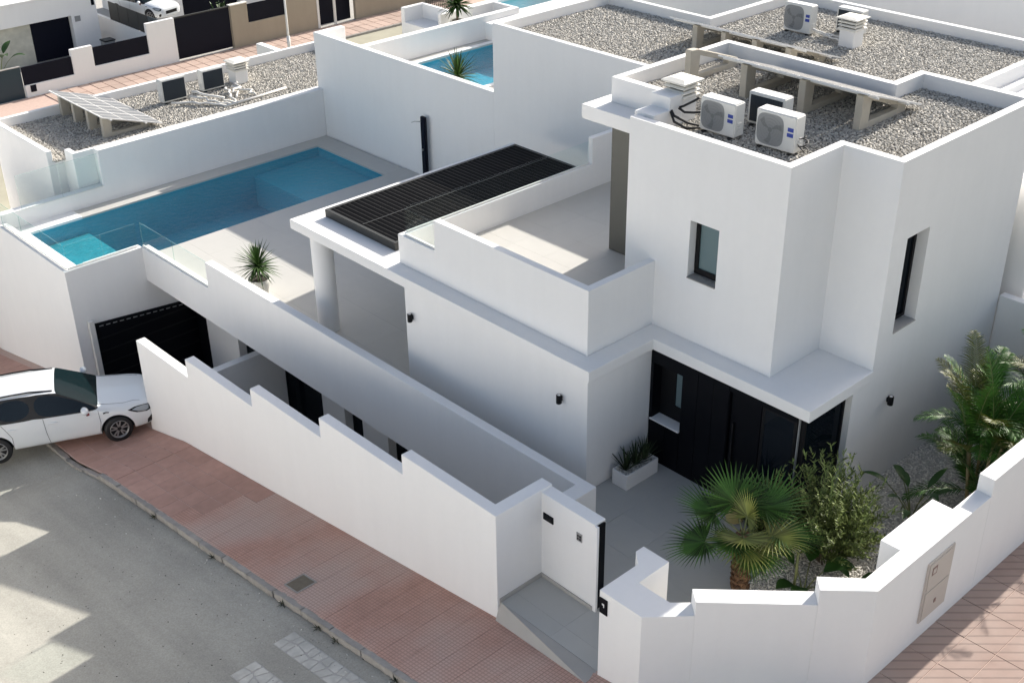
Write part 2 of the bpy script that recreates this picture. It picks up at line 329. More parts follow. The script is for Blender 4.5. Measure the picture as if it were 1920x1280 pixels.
# ------------------------------------------------------------------ terrain and streets
PROF = [(-400, -6.2), (-40, -6.2), (-24, -5.05), (-20, -4.15), (-17, -3.25), (-15, -2.88), (-12.6, -2.72), (-10.7, -2.22), (1.3, -0.38), (6.6, 0.44), (400, 0.44)]
def gz(x):
    for (a, za), (b, zb) in zip(PROF, PROF[1:]):
        if x <= b: return za+(zb-za)*(x-a)/(b-a)
    return PROF[-1][1]
def strip(name, xs, y0, y1, dz, m, th=0.0, kind='structure', y0b=None):
    v = []; f = []
    for x in xs: v += [(x, y0, gz(x)+dz), (x, y1, gz(x)+dz)]
    for i in range(len(xs)-1): f.append((2*i, 2*i+2, 2*i+3, 2*i+1))
    o = from_data(name, v, f, m); o['kind'] = kind; return o
XS = [-400, -60, -40]+[round(-39+k*0.8, 2) for k in range(58)]+[8, 12, 30, 400]
XS = sorted(set(XS)|{p[0] for p in PROF if -400 < p[0] < 400})
GROUND = from_data('ground', [(-600, -600, -6.9), (600, -600, -6.9), (600, 600, -6.9), (-600, 600, -6.9)], [(0, 1, 2, 3)], 'asphalt'); GROUND['kind'] = 'structure'
SX = [-60, -40]+[x for x in XS if -40 < x < 30]
road = strip('road', XS, -13.5, -5.95, -0.15, 'asphalt')
strip('far_pavement', SX, -60, -13.5, -0.02, 'cement')
# right-hand street
from_data('side_street', [(9.9, -3.6, 0.30), (30, -3.6, 0.30), (30, 60, 0.30), (9.9, 60, 0.30)], [(0, 1, 2, 3)], 'asphalt')['kind'] = 'structure'
strip('pavement_bed', [x for x in XS if -34 <= x <= 10]+[10.0], -5.82, -3.3, -0.006, 'joint')
from_data('side_pavement_bed', [(7.0, -3.3, 0.432), (9.75, -3.3, 0.432), (9.75, 40, 0.432), (7.0, 40, 0.432)], [(0, 1, 2, 3)], 'joint')['kind'] = 'structure'
pav = bpy.data.objects['pavement_bed']; spav = bpy.data.objects['side_pavement_bed']
# paving slabs on the sloping pavement
SL = 0.56
def slab_mesh(lx, ly, gap, th, m, bvl=0.002):
    bm = bmesh.new(); bm_box(bm, (-lx/2+gap/2, -ly/2+gap/2, -th, lx/2-gap/2, ly/2-gap/2, 0))
    bmesh.ops.bevel(bm, geom=[e for e in bm.edges if e.verts[0].co.z > -1e-4 and e.verts[1].co.z > -1e-4], offset=bvl, segments=1, affect='EDGES')
    me = bpy.data.meshes.new('paving_slab'); bm.to_mesh(me); bm.free(); me.materials.append(M_[m]); return me
sm1 = slab_mesh(SL, 0.5375, 0.014, 0.05, 'paver'); sm2 = slab_mesh(SL, 0.5375, 0.001, 0.05, 'paver_groove', 0.0006)
nsl = 0
x = -26.0
while x < 8.5:
    xc = x+SL/2; sl = math.atan((gz(xc+.2)-gz(xc-.2))/.4)
    for j in range(4):
        yc = -5.80+0.5375*(j+.5)
        plain = x < -8.0+0.5*j
        o = bpy.data.objects.new('paving_slab', sm1 if plain else sm2); C.objects.link(o); o.parent = pav
        o.location = (xc, yc, gz(xc)+random.uniform(-.001, .001)); o.rotation_euler = (random.uniform(-.0015, .0015), -sl+random.uniform(-.0015, .0015), 0); nsl += 1
    x += SL
pav['kind'] = 'structure'
sm3 = slab_mesh(0.58, 0.9, 0.012, 0.05, 'paver_side')
for i in range(4):
    for j in range(14):
        o = bpy.data.objects.new('paving_slab', sm3); C.objects.link(o); o.parent = spav
        o.location = (7.40+0.58*(i+.5), -3.2+0.9*(j+.5), 0.44+random.uniform(-.003, .003)); o.rotation_euler = (random.uniform(-.004, .004), random.uniform(-.004, .004), 0)
# kerb stones
kerb = strip('kerb', [x for x in XS if -34 <= x <= 9.7], -5.94, -5.81, -0.16, 'cement')
kvar = []
for k in range(4):
    bm = bmesh.new(); bm_box(bm, (-0.499, -0.062, -0.20, 0.499, 0.068, 0.003)); bmesh.ops.bevel(bm, geom=bm.edges[:], offset=0.007, segments=2, affect='EDGES')
    bmesh.ops.subdivide_edges(bm, edges=[e for e in bm.edges if e.calc_length() > 0.5], cuts=7)
    for v in bm.verts: v.co += Vector((random.uniform(-.004, .004), random.uniform(-.012, .008), random.uniform(-.014, .003)))
    me = bpy.data.meshes.new('kerb_stone'); bm.to_mesh(me); bm.free(); me.materials.append(M_['kerb']); kvar.append(me)
x = -30.0
while x < 9:
    xc = x+.5; sl = math.atan((gz(xc+.3)-gz(xc-.3))/.6)
    o = bpy.data.objects.new('kerb_stone', random.choice(kvar)); C.objects.link(o); o.parent = kerb
    low = -0.06 if -16.5 < xc < -11.4 else 0.0
    o.location = (xc, -5.875+random.uniform(-.012, .012), gz(xc)+low); o.rotation_euler = (random.uniform(-.03, .03), -sl, random.uniform(-.008, .008)); x += 1.0
# stamped stone bars of the crossing
def crossing(xa, xb, ya, yb, label, seed):
    r = random.Random(seed); t = strip('crossing_bar', [xa+(xb-xa)*k/8 for k in range(9)], ya, yb, -0.146, 'cement')
    nx = int((xb-xa)/0.23); ny = max(2, round((yb-ya)/0.26))
    g = {}
    for i in range(nx+1):
        for j in range(ny+1):
            jx = 0 if i in (0, nx) else r.uniform(-.07, .07); jy = 0 if j in (0, ny) else r.uniform(-.07, .07)
            g[i, j] = (xa+(xb-xa)*i/nx+jx, ya+(yb-ya)*j/ny+jy)
    for i in range(nx):
        for j in range(ny):
            q = [Vector((*g[a, b], 0)) for a, b in ((i, j), (i+1, j), (i+1, j+1), (i, j+1))]; c = sum(q, Vector())/4
            pts = []
            for k in range(4):
                a, b = q[k], q[(k+1) % 4]
                for s in (0.12, 0.5, 0.88):
                    p = a.lerp(b, s); p = c+(p-c)*(1-0.016/(p-c).length)
                    pts.append(p+Vector((r.uniform(-.008, .008), r.uniform(-.008, .008), 0)))
            n = len(pts); h = r.uniform(0.000, 0.004)
            v = [(p.x, p.y, gz(p.x)-0.15) for p in pts]+[(c.x+(p.x-c.x)*.95, c.y+(p.y-c.y)*.95, gz(p.x)-0.142+h) for p in pts]
            from_data('paving_stone', v, [tuple(range(n, 2*n))]+[(k, (k+1) % n, n+(k+1) % n, n+k) for k in range(n)], 'stamped', t)
    return t
crossing(-1.66, 2.6, -6.80, -6.31, 'pale', 3)
crossing(-1.48, 2.2, -7.86, -7.30, 'grey', 5)
# manhole cover
mh = thing('manhole_cover', 'square rusty iron cover set in the red pavement', 'manhole cover', (-2.77, -5.40, gz(-2.77)+.006)); mh.rotation_euler = (0, -math.atan(.158), 0)
solid('frame', [(-.25, -.25, -.02, .25, .25, .006)], [(-.215, -.215, -.02, .215, .215, .006)], 'kerb', mh, 0.002)
box('lid', (-.21, -.21, -.02, .21, .21, .003), 'cover', mh, 0.002)

# ------------------------------------------------------------------ villa
V = thing('villa', 'large white stepped villa with black entrance wall and gravel roof', 'villa', (0, 0, 0))
solid('ground_floor_wall', [(-5.85, 0.03, -0.6, 0.03, 2.1, 2.73), (-5.85, 2.1, -0.6, 0.03, 8.85, 2.73)], [], 'plaster', V)
solid('roof_slab', [(-10.39, -0.02, 2.735, -6.2, 7.72, 2.99), (-6.47, -0.02, 2.735, 0.10, 8.87, 2.99), (0.10, 1.92, 2.735, 4.0, 4.06, 2.99)], [], 'plaster', V)
solid('terrace_parapet', [(-6.47, 0.41, 2.99, -0.36, 0.59, 4.48), (-0.54, 0.41, 2.99, -0.36, 2.41, 4.48), (-6.47, 0.41, 2.99, -6.31, 8.87, 3.73), (-6.47, 6.75, 2.99, -6.31, 8.87, 4.44)],
      [(-6.47, 0.41, 3.73, -5.14, 0.59, 4.48)], 'plaster', V)
cx = 3.98
solid('upper_wall', [(-3.2, 4.47, 2.99, cx, 9.1, 7.38), (-3.2, 4.02, 6.82, -1.19, 4.47, 7.38), (-1.19, 2.39, 2.992, 2.71, 4.47, 7.38), (2.71, 4.04, 2.992, cx, 4.47, 7.38),
      (2.6, 4.04, -0.6, cx, 9.1, 2.99), (3.5, 3.42, -0.6, cx, 4.04, 2.735)],
      [(-3.02, 4.2, 7.02, 2.53, 7.84, 7.38), (-1.01, 2.57, 7.02, 2.53, 4.4, 7.38), (2.5, 4.22, 7.02, cx-.18, 8.92, 7.38), (1.46, 7.5, 7.02, cx-.18, 8.92, 7.38),
       (-3.2, 8.02, 2.99, 1.28, 9.1, 7.38),
       (0.50, 2.39, 4.40, 1.22, 2.67, 5.66), (cx-.30, 4.60, 3.62, cx, 5.41, 5.69)], 'plaster', V)
solid('terrace_canopy', [(-3.55, 3.45, 6.50, -1.192, 4.47, 6.82)], [(-3.2, 4.02, 6.5, -1.19, 4.47, 6.82)], 'plaster', V)
box('terrace_canopy_soffit', (-3.2, 4.02, 6.50, -1.192, 4.468, 6.815), 'plaster', V, 0)
dd = box('terrace_door', (-3.45, 4.35, 3.06, -1.195, 4.46, 6.498), 'darkgrey', V, 0.004)
box('handle', (-2.78, 4.30, 4.75, -2.72, 4.345, 5.05), 'darkframe', dd, 0.004)
# gravel on the roof
box('roof_membrane', (-3.0, 2.6, 7.022, cx-.2, 8.9, 7.026), 'pebblebed', V, 0) if False else None
def bed(name, rects, z, parent, m='pebblebed'):
    v = []; f = []
    for r in rects:
        b = len(v); v += [(r[0], r[1], z), (r[2], r[1], z), (r[2], r[3], z), (r[0], r[3], z)]; f.append((b, b+1, b+2, b+3))
    return from_data(name, v, f, m, parent)
RT = [(-3.02, 4.2, 2.53, 7.84), (-1.01, 2.57, 2.53, 4.2), (2.53, 4.22, cx-.18, 8.92), (1.46, 7.84, 2.53, 8.92)]
bed('gravel_bed', RT, 7.034, V); scatter('gravel', RT, [], 7.048, 0.052, 0.038, 'pebble', V)
# terrace floor
tiles('terrace_floor', 'floor_tile', [(-6.31, 0.59, -3.2, 8.86), (-3.2, 0.59, -1.2, 4.46), (-1.2, 0.59, -0.54, 2.39)], 3.05, 0.03, (1.2, 1.2), 'deck', parent=V)
# column
lathe('column', [(0.28, 0), (0.28, 2.735)], 'plaster', V, 36, (-9.62, 0.36, 0))
# windows of the tower
def window_y(x0, x1, z0, z1, y, parent, blind=True):       # a window in a wall facing -y, glass plane at y
    fr = solid('window', [(x0, y-.05, z0, x1, y+.02, z1)], [(x0+.09, y-.05, z0+.12, x1-.03, y+.02, z1-.05)], 'darkframe', parent, 0.003)
    box('pane', (x0+.09, y-.012, z0+.12, x1-.03, y+.006, z1-.05), 'blindglass' if blind else 'paneglass', fr, 0); return fr
w1 = window_y(0.505, 1.215, 4.44, 5.655, 2.64, V); box('sill', (0.50, 2.36, 4.402, 1.22, 2.58, 4.425), 'kerb', w1, 0.003)
w2 = solid('window', [(cx-.31, 4.605, 3.66, cx-.24, 5.405, 5.685)], [(cx-.31, 4.69, 3.74, cx-.24, 5.32, 5.60)], 'darkframe', V, 0.003)
box('pane', (cx-.29, 4.69, 3.74, cx-.27, 5.32, 5.60), 'paneglass', w2, 0); box('sill', (cx-.235, 4.60, 3.622, cx+.02, 5.41, 3.645), 'cement', w2, 0.003)
# black entrance wall
solid('entrance_wall', [(0.045, 1.95, -0.4, 3.72, 2.35, 2.732)], [(0.12, 1.95, 1.02, 0.90, 2.35, 2.42), (2.12, 1.95, 0.0, 3.72, 2.06, 2.6)], 'dark', V, 0.004)
w3 = solid('window', [(0.12, 2.22, 1.06, 0.90, 2.30, 2.42)], [(0.52, 2.22, 1.40, 0.86, 2.30, 2.36)], 'darkframe', V, 0.003)
box('pane', (0.52, 2.25, 1.40, 0.86, 2.27, 2.36), 'blindglass', w3, 0); box('sill', (0.09, 1.91, 1.024, 0.90, 2.22, 1.055), 'plaster', w3, 0.003)
for k in range(3): box('cladding_panel', (0.93+.395*k, 1.936, 0.02, 1.315+.395*k, 1.949, 2.70), 'dark', V, 0.003)
for k in range(2): box('cladding_panel', (0.13+.39*k, 1.936, 0.02, 0.51+.39*k, 1.949, 1.0), 'dark', V, 0.003)
dr = solid('door', [(2.14, 2.01, 0.0, 2.86, 2.055, 2.6)], [], 'dark', V, 0.004); dr['label'] = 'tall black entrance door'
box('handle', (2.22, 1.95, 0.7, 2.26, 2.005, 1.9), 'darkframe', dr, 0.004)
dp = solid('door', [(2.88, 2.01, 0.0, 3.70, 2.055, 2.6)], [(2.95, 2.01, 0.1, 3.63, 2.055, 2.52)], 'darkframe', V, 0.004); dp['label'] = 'fixed black glazed panel beside the door'
box('pane', (2.95, 2.02, 0.1, 3.63, 2.035, 2.52), 'paneglass', dp, 0)
box('corner_post', (3.735, 1.99, 0, 3.757, 2.045, 2.732), 'acgrille', V, 0.003)
cw = solid('corner_window', [(3.76, 2.05, 0, 3.84, 3.42, 2.72)], [(3.76, 2.12, .08, 3.84, 3.36, 2.64)], 'darkframe', V, 0.003)
box('pane', (3.79, 2.12, .08, 3.81, 3.36, 2.64), 'paneglass', cw, 0)
# long terrace wall over the light well, and basement
solid('deck_parapet', [(-17.1, -1.0, -0.8, 1.07, -0.76, 0.29), (-13.35, -1.0, -0.8, 1.07, -0.76, 1.08), (0.72, -2.2, -0.4, 1.07, -0.76, 1.08)], [], 'plaster', V)
bw = solid('basement_wall', [(-16.3, 0.30, -4.7, 0.7, 0.7, -0.81)],
      [(-14.5, 0.30, -4.2, -13.1, 0.60, -0.9), (-12.45, 0.30, -4.2, -10.25, 0.60, -0.9), (-9.20, 0.30, -4.2, -8.40, 0.60, -0.9), (-7.30, 0.30, -4.2, -5.45, 0.60, -0.9)], 'plaster', V)
for (xa, xb) in ((-14.5, -13.1), (-12.45, -10.25), (-9.2, -8.4), (-7.3, -5.45)):
    f = solid('basement_window', [(xa, 0.55, -4.2, xb, 0.595, -0.9)], [(xa+.06, 0.55, -4.1, xb-.06, 0.595, -0.96)], 'darkframe', V, 0.003)
    box('pane', (xa+.06, 0.565, -4.1, xb-.06, 0.575, -0.96), 'paneglass', f, 0)
gd = box('garage_opening_dark', (-17.05, 0.365, -4.7, -16.31, 0.39, -0.815), 'dark', V, 0.004)  # flat black sheet standing for the unlit inside of the open garage
box('deck_slab', (-17.1, -0.78, -0.81, -5.86, 8.87, -0.13), 'plaster', V, 0)
# main deck
tiles('pool_deck', 'floor_tile', [(-17.08, -0.76, -10.6, 8.88), (-10.6, -0.76, -5.86, 8.88)], 0.0, 0.03, (1.2, 1.2), 'deck', kind='structure')
tiles('side_passage', 'floor_tile', [(-5.86, -0.76, 0.04, 0.03)], 0.0, 0.03, (1.2, 0.8), 'patio', kind='structure')

# ------------------------------------------------------------------ louvred pergola roof on the slab
PG = thing('louvre_pergola', 'black louvred pergola roof lying on the white slab', 'pergola', (0, 0, 0))
solid('frame', [(-9.87, 0.72, 2.995, -7.02, 7.32, 3.20)], [(-9.78, 0.81, 2.995, -7.11, 7.23, 3.20)], 'pframe', PG, 0.006)
NL = 42
lm = None
for k in range(NL):
    yk = 0.86+k*(7.18-0.86)/(NL-1)
    if lm is None:
        bm = bmesh.new()
        pr = [(-0.085, -0.012), (-0.05, 0.012), (0.05, 0.018), (0.088, 0.004), (0.05, -0.02), (-0.05, -0.022)]
        a = [bm.verts.new((-1.33, p[0], p[1])) for p in pr]; b = [bm.verts.new((1.33, p[0], p[1])) for p in pr]
        for i in range(6): bm.faces.new((a[i], a[(i+1) % 6], b[(i+1) % 6], b[i]))
        bm.faces.new(a[::-1]); bm.faces.new(b); bmesh.ops.recalc_face_normals(bm, faces=bm.faces)
        lm = bpy.data.meshes.new('louvre'); bm.to_mesh(lm); bm.free(); lm.materials.append(M_['louver'])
    o = bpy.data.objects.new('louvre', lm); C.objects.link(o); o.parent = PG; o.location = (-8.445, yk, 3.165); o.rotation_euler = (R(14), 0, 0)
box('tie_bar', (-8.47, 0.85, 3.19, -8.44, 7.2, 3.198), 'pframe', PG, 0.002)

# guard glass: clear panel with a pale edge and a shoe rail
def guard(label, x0, y0, x1, y1, z0, z1, npan=2, edge=True, group='glass guards around the pool and terrace'):
    d = Vector((x1-x0, y1-y0, 0)); L = d.length; d.normalize()
    t = thing('glass_guard', label, 'glass guard', (x0, y0, z0), math.atan2(d.y, d.x), group)
    box('shoe_rail', (0, -.022, 0, L, .022, .035), 'acwhite', t, 0.003)
    for i in range(npan):
        a = L*i/npan+.012; b = L*(i+1)/npan-.012
        p = box('pane', (a, -.008, .036, b, .008, z1-z0), 'clear', t, 0)
        if not edge: continue
        e = bmesh.new(); bm_box(e, (a, -.0085, z1-z0+.0005, b, .0085, z1-z0+.0025)); bm_box(e, (a-.003, -.0085, .036, a-.0005, .0085, z1-z0+.0025))
        from_bm('edge', e, 'glassedge', p)
    return t
guard('clear glass guard along the pool end facing the street', -21.5, -3.28, -17.2, -3.28, 0.30, 1.05, 3)
guard('short clear glass guard on the pool corner beside the driveway', -17.18, -3.25, -17.18, -1.05, 0.30, 1.02, 2)
guard('clear glass guard on the low deck wall up to the white step', -17.1, -0.93, -13.42, -0.93, 0.295, 1.05, 2)
guard('clear glass guard on the boundary wall in front of the neighbour roof', -21.55, -2.6, -21.55, 0.1, 0.555, 1.68, 2)
guard('short clear glass guard on the terrace wall near the pergola corner', -6.39, 0.62, -6.39, 6.7, 3.735, 4.36, 3, False)
guard('narrow clear glass guard on the notch of the terrace front wall', -6.3, 0.50, -5.18, 0.50, 3.735, 4.40, 1, False)

# ------------------------------------------------------------------ swimming pool
PL = thing('swimming_pool', 'long blue swimming pool beside the main deck', 'swimming pool', (0, 0, 0))
px0, px1, py0, py1 = -21.0, -17.12, -2.72, 8.02
solid('pool_wall', [(-21.648, -3.4, -4.9, -17.08, -0.98, 0.28), (-21.65, -0.98, -2.2, -17.085, 8.85, -0.06)],
      [(px0, py0, -1.55, px1, py1, 0.28), (-21.648, -3.10, 0.02, -17.30, py0, 0.28), (-21.648, py0, 0.02, px0, -0.98, 0.28)], 'plaster', PL)
solid('pool_wall', [(-17.36, py0, -.3, -17.085, -0.98, 0.277)], [], 'plaster', PL)
def poolin():
    v = []; f = []
    def q(*p): b = len(v); v.extend(p); f.append((b, b+1, b+2, b+3))
    e = .004; a, b_, c, d = px0+e, px1-e, py0+e, py1-e; zb = -1.5; zt = -.055
    q((a, c, zb), (b_, c, zb), (b_, d, zb), (a, d, zb)); q((a, c, zb), (a, d, zb), (a, d, zt), (a, c, zt)); q((b_, c, zb), (b_, c, zt), (b_, d, zt), (b_, d, zb))
    q((a, c, zb), (a, c, zt), (b_, c, zt), (b_, c, zb)); q((a, d, zb), (b_, d, zb), (b_, d, zt), (a, d, zt)); return v, f
v, f = poolin(); from_data('basin', v, f, 'pool', PL)
solid('bench', [(px0+.01, 5.3, -1.49, px1-.01, py1-.01, -.38), (-18.3, 4.6, -1.49, px1-.01, 5.3, -.62), (-17.8, 4.0, -1.49, px1-.01, 4.6, -.9)], [], 'poollight', PL, 0.01)
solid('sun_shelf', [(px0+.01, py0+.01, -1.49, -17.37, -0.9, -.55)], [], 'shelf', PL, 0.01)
from_data('water', [(px0+.003, py0+.003, -0.075), (px1-.003, py0+.003, -0.075), (px1-.003, py1-.003, -0.075), (px0+.003, py1-.003, -0.075)], [(0, 1, 2, 3)], 'water', PL)['label'] = 'still blue pool water'
solid('coping', [(-21.64, -0.97, -0.058, px0, 8.84, 0.0), (px0, py1, -0.058, -17.09, 8.84, 0.0)], [], 'deck', PL, 0.006)

# driveway gate
GT = thing('driveway_gate', 'wide black driveway gate under the pool corner', 'gate', (0, 0, 0))
prism('gate_panel', [(-17.06, -2.86), (-17.0, -2.86), (-17.0, 0.36), (-17.06, 0.36)], -4.7, lambda x, y: -1.55-0.10*(y+2.86), 'dark', GT, 0.004)
for k in range(6):
    zk = -2.1-.42*k; box('gate_rib', (-16.999, -2.84, zk, -16.985, 0.34, zk+.05), 'darkframe', GT, 0.003)
for k in range(13):
    y0 = -2.75+k*0.215; prism('vent_slot', [(-17.0, y0), (-16.994, y0), (-16.994, y0+.13), (-17.0, y0+.13)], lambda x, y: -1.66-0.10*(y+2.86), lambda x, y: -1.635-0.10*(y+2.86), 'acgrille', GT, 0)
solid('gate_post', [(-17.07, -3.06, -3.6, -16.93, -2.9, -1.40)], [], 'acwhite', GT, 0.01)

# ------------------------------------------------------------------ street front wall with stepped top
FW = thing('street_wall', 'long white street wall with five rising steps in its top', 'wall', (0, 0, 0))
prev = [(-12.58, -9.97, 0.02), (-9.97, -6.98, 0.55), (-6.98, -4.23, 1.04), (-4.23, -1.41, 1.54), (-1.41, 1.30, 2.02)]
solid('wall_body', [(a, -3.65, -4.6, b, -3.40, t) for a, b, t in prev]+[(1.02, -3.40, -1.0, 1.30, -2.22, 2.02), (1.30, -2.50, -0.6, 2.66, -2.22, 1.97)], [], 'plaster', FW, 0.014)
box('gate_slot', (2.662, -2.46, 0.0, 2.70, -2.26, 1.93), 'dark', FW, 0.002)
box('slot_trim', (2.664, -2.52, -0.02, 2.74, -2.465, 1.95), 'plaster', FW, 0.003)
box('skirting', (1.302, -2.53, -0.02, 2.66, -2.503, 0.08), 'cement', FW, 0.002)
box('skirting', (1.303, -3.60, -0.02, 1.325, -2.53, 0.08), 'cement', FW, 0.002)
sl_ = box('letter_slot', (1.36, -2.522, 1.40, 1.62, -2.50, 1.55), 'dark', FW, 0.004); box('flap', (1.40, -2.528, 1.43, 1.58, -2.5225, 1.50), 'darkframe', sl_, 0.002)
ip = solid('intercom', [(2.22, -2.516, 1.40, 2.36, -2.50, 1.58)], [], 'steel', FW, 0.004)
for i in range(2):
    for j in range(2): box('button', (2.245+.055*i, -2.520, 1.43+.065*j, 2.28+.055*i, -2.5165, 1.475+.065*j), 'darkframe', ip, 0)
# light well floor and cross wall
wf = prism('light_well_floor', [(-17.0, -3.40), (0.7, -3.40), (0.7, 0.31), (-17.0, 0.31)], -4.6, -4.3, 'grout', None, 0); wf['kind'] = 'structure'
box('cross_wall', (-12.25, -3.40, -4.4, -12.0, 0.29, -1.45), 'plaster', FW, 0.01)
drv = prism('driveway', [(-17.0, -3.70), (-12.55, -3.70), (-12.55, -3.30), (-17.0, -3.30)], -4.6, lambda x, y: gz(x)-.02, 'joint', None, 0); drv['kind'] = 'structure'

# entry recess floor and patio, wedge ramp down to the pavement
tiles('entry_floor', 'floor_tile', [(1.33, -3.2, 3.9, -0.9), (1.08, -2.2, 1.33, -0.9), (1.33, -3.58, 3.9, -3.2)], 0.0, 0.03, (1.3, 1.15), 'patio', kind='structure')
tiles('patio_floor', 'floor_tile', [(1.08, -0.9, 4.15, 1.94), (0.05, 0.05, 1.08, 1.94), (0.045, -0.755, 1.075, 0.05)], 0.0, 0.03, (1.05, 0.95), 'patio', kind='structure')
bm = bmesh.new()
vs = [bm.verts.new(p) for p in ((1.31, -3.585, -0.002), (3.86, -3.585, -0.002), (3.86, -3.95, gz(3.86)+.006), (1.31, -3.72, gz(1.31)+.006), (1.31, -3.585, -.8), (3.86, -3.585, -.8), (3.86, -3.95, -.8), (1.31, -3.72, -.8))]
for q in ((3, 2, 1, 0), (4, 5, 6, 7), (3, 0, 4, 7), (2, 3, 7, 6), (1, 2, 6, 5)): bm.faces.new([vs[i] for i in q][::-1])
bmesh.ops.recalc_face_normals(bm, faces=bm.faces)
from_bm('entry_ramp', bm, 'cement')['kind'] = 'structure'

# ------------------------------------------------------------------ right garden wall
GW = thing('garden_wall', 'white garden wall turning the street corner in rising steps', 'wall', (0, 0, 0))
prism('gate_pier', [(3.87, -3.65), (4.80, -3.65), (5.02, -3.40), (5.37, -3.01), (5.12, -2.80), (4.88, -3.05), (4.20, -3.05), (4.20, -2.28), (3.62, -2.28), (3.62, -2.48), (3.87, -2.70)], -0.3, 1.93, 'plaster', GW, 0.004)
prism('wall_section', [(5.372, -3.01), (6.76, -1.66), (6.53, -1.42), (5.122, -2.80)], -0.3, 2.22, 'plaster', GW, 0.004)
prism('wall_section', [(6.762, -1.66), (7.41, -1.02), (7.41, 2.55), (7.12, 2.55), (7.12, 1.75), (6.73, 1.75), (6.73, 0.12), (7.10, 0.12), (7.10, -0.90), (6.532, -1.42)], -0.3, 2.53, 'plaster', GW, 0.004)
prism('wall_section', [(7.41, 2.552), (7.41, 9.0), (7.12, 9.0), (7.12, 2.552)], -0.3, 2.88, 'plaster', GW, 0.004)
box('back_wall', (4.0, 9.1, -0.3, 7.41, 9.32, 2.86), 'plaster', GW, 0.014)
mb = solid('meter_cabinet', [(7.405, 0.57, 0.86, 7.44, 1.42, 2.16)], [], 'beigebox', GW, 0.004)
box('upper_door', (7.441, 0.62, 1.53, 7.452, 1.37, 2.12), 'beigebox', mb, 0.003); box('lower_door', (7.441, 0.62, 0.90, 7.452, 1.37, 1.49), 'beigebox', mb, 0.003)
box('warning_mark', (7.453, 0.70, 1.85, 7.456, 0.86, 2.02), 'brownmark', mb, 0); box('mark_field', (7.4565, 0.73, 1.88, 7.458, 0.83, 1.98), 'beigebox', mb, 0)
box('lock', (7.453, 0.96, 1.12, 7.462, 1.02, 1.20), 'brownmark', mb, 0.001)
dbp = box('doorbell_plate', (3.885, -3.668, 1.47, 4.06, -3.652, 1.80), 'dark', GW, 0.006)
box('bell_mark', (3.945, -3.672, 1.66, 3.995, -3.6685, 1.70), 'alu', dbp, 0.001); box('bell_mark', (3.975, -3.672, 1.62, 3.995, -3.6685, 1.66), 'alu', dbp, 0.001)

# garden gravel
bed('garden_bed', [(4.15, -2.9, 7.1, 1.95), (3.98, 1.95, 7.1, 9.1)], -0.02, None, 'chipbed')['kind'] = 'structure'
scatter('marble_gravel', [(4.18, -2.85, 7.1, 1.95), (4.0, 1.95, 7.1, 8.0)], [], -0.012, 0.05, 0.036, 'chip')
box('bed_edging', (4.12, -2.2, -0.06, 4.15, 1.94, 0.012), 'steel', None, 0)['kind'] = 'structure'
bpy.data.objects['bed_edging']['label'] = 'thin metal edging between patio and gravel'

# ------------------------------------------------------------------ boundary walls
BWL = thing('boundary_wall', 'low white boundary wall behind the long pool, stepping up by the neighbour roof', 'wall', (0, 0, 0))
solid('wall_body', [(-21.95, -3.385, -6.0, -21.65, 0.18, 0.545), (-21.95, 0.18, -6.0, -21.65, 8.895, 1.73)], [], 'plaster', BWL, 0.014)
TWL = thing('party_wall', 'tall white party wall between the two pools', 'wall', (0, 0, 0))
solid('wall_body', [(-21.95, 8.90, -4.0, -12.50, 9.12, 3.73)], [], 'plaster', TWL, 0.014)
box('return_pier', (-21.95, 9.122, 0, -21.70, 10.1, 3.73), 'plaster', TWL, 0.014)

# ------------------------------------------------------------------ neighbour villa behind (with its pool)
N2 = thing('villa', 'white neighbour villa with wide gravel roof behind the party wall', 'villa', (0, 0, 0))
zr = 5.84
solid('upper_wall', [(-12.5, 8.90, -1, 0.40, 13.9, zr), (-8.4, 13.9, -1, 0.40, 18.2, zr)],
      [(-12.3, 9.08, zr-.34, 0.22, 13.72, zr), (-8.2, 13.72, zr-.34, 0.22, 18.0, zr)], 'plaster', N2, 0.014)
RT2 = [(-12.3, 9.08, 0.22, 13.72), (-8.2, 13.72, 0.22, 18.0)]
bed('gravel_bed', RT2, zr-.325, N2); scatter('gravel', RT2, [], zr-.315, 0.060, 0.046, 'pebble', N2)
solid('side_roof', [(0.402, 9.6, -1, 4.3, 18.0, 5.45), (4.3, 16.5, -1, 9.5, 18.0, 3.3)], [(0.62, 9.85, 5.25, 4.1, 17.8, 5.45)], 'plaster', N2, 0.014)
solid('garden_wing', [(-12.52, 16.2, -1, -8.42, 18.4, 4.2)], [], 'plaster', N2, 0.014)
solid('pool_wall', [(-21.95, 9.13, -4, -12.52, 18.6, 1.93)], [(-21.1, 12.6, 1.0, -17.3, 17.4, 1.93)], 'deck', N2, 0.006)
solid('boundary_wall', [(-21.95, 10.1, 1.93, -21.66, 18.6, 2.85), (-21.66, 16.75, 1.93, -21.2, 18.6, 2.6)], [], 'plaster', N2, 0.014)
v, f = [], []
e = .004
for q in (((-21.1+e, 12.6+e, 1.01), (-17.3-e, 12.6+e, 1.01), (-17.3-e, 17.4-e, 1.01), (-21.1+e, 17.4-e, 1.01)), ((-21.1+e, 12.6, 1.0), (-21.1+e, 17.4, 1.0), (-21.1+e, 17.4, 1.87), (-21.1+e, 12.6, 1.87)),
          ((-17.3-e, 12.6, 1.0), (-17.3-e, 17.4, 1.0), (-17.3-e, 17.4, 1.87), (-17.3-e, 12.6, 1.87)), ((-21.1, 12.6+e, 1.0), (-17.3, 12.6+e, 1.0), (-17.3, 12.6+e, 1.87), (-21.1, 12.6+e, 1.87)), ((-21.1, 17.4-e, 1.0), (-17.3, 17.4-e, 1.0), (-17.3, 17.4-e, 1.87), (-21.1, 17.4-e, 1.87))):
    b = len(v); v += q; f.append((b, b+1, b+2, b+3))
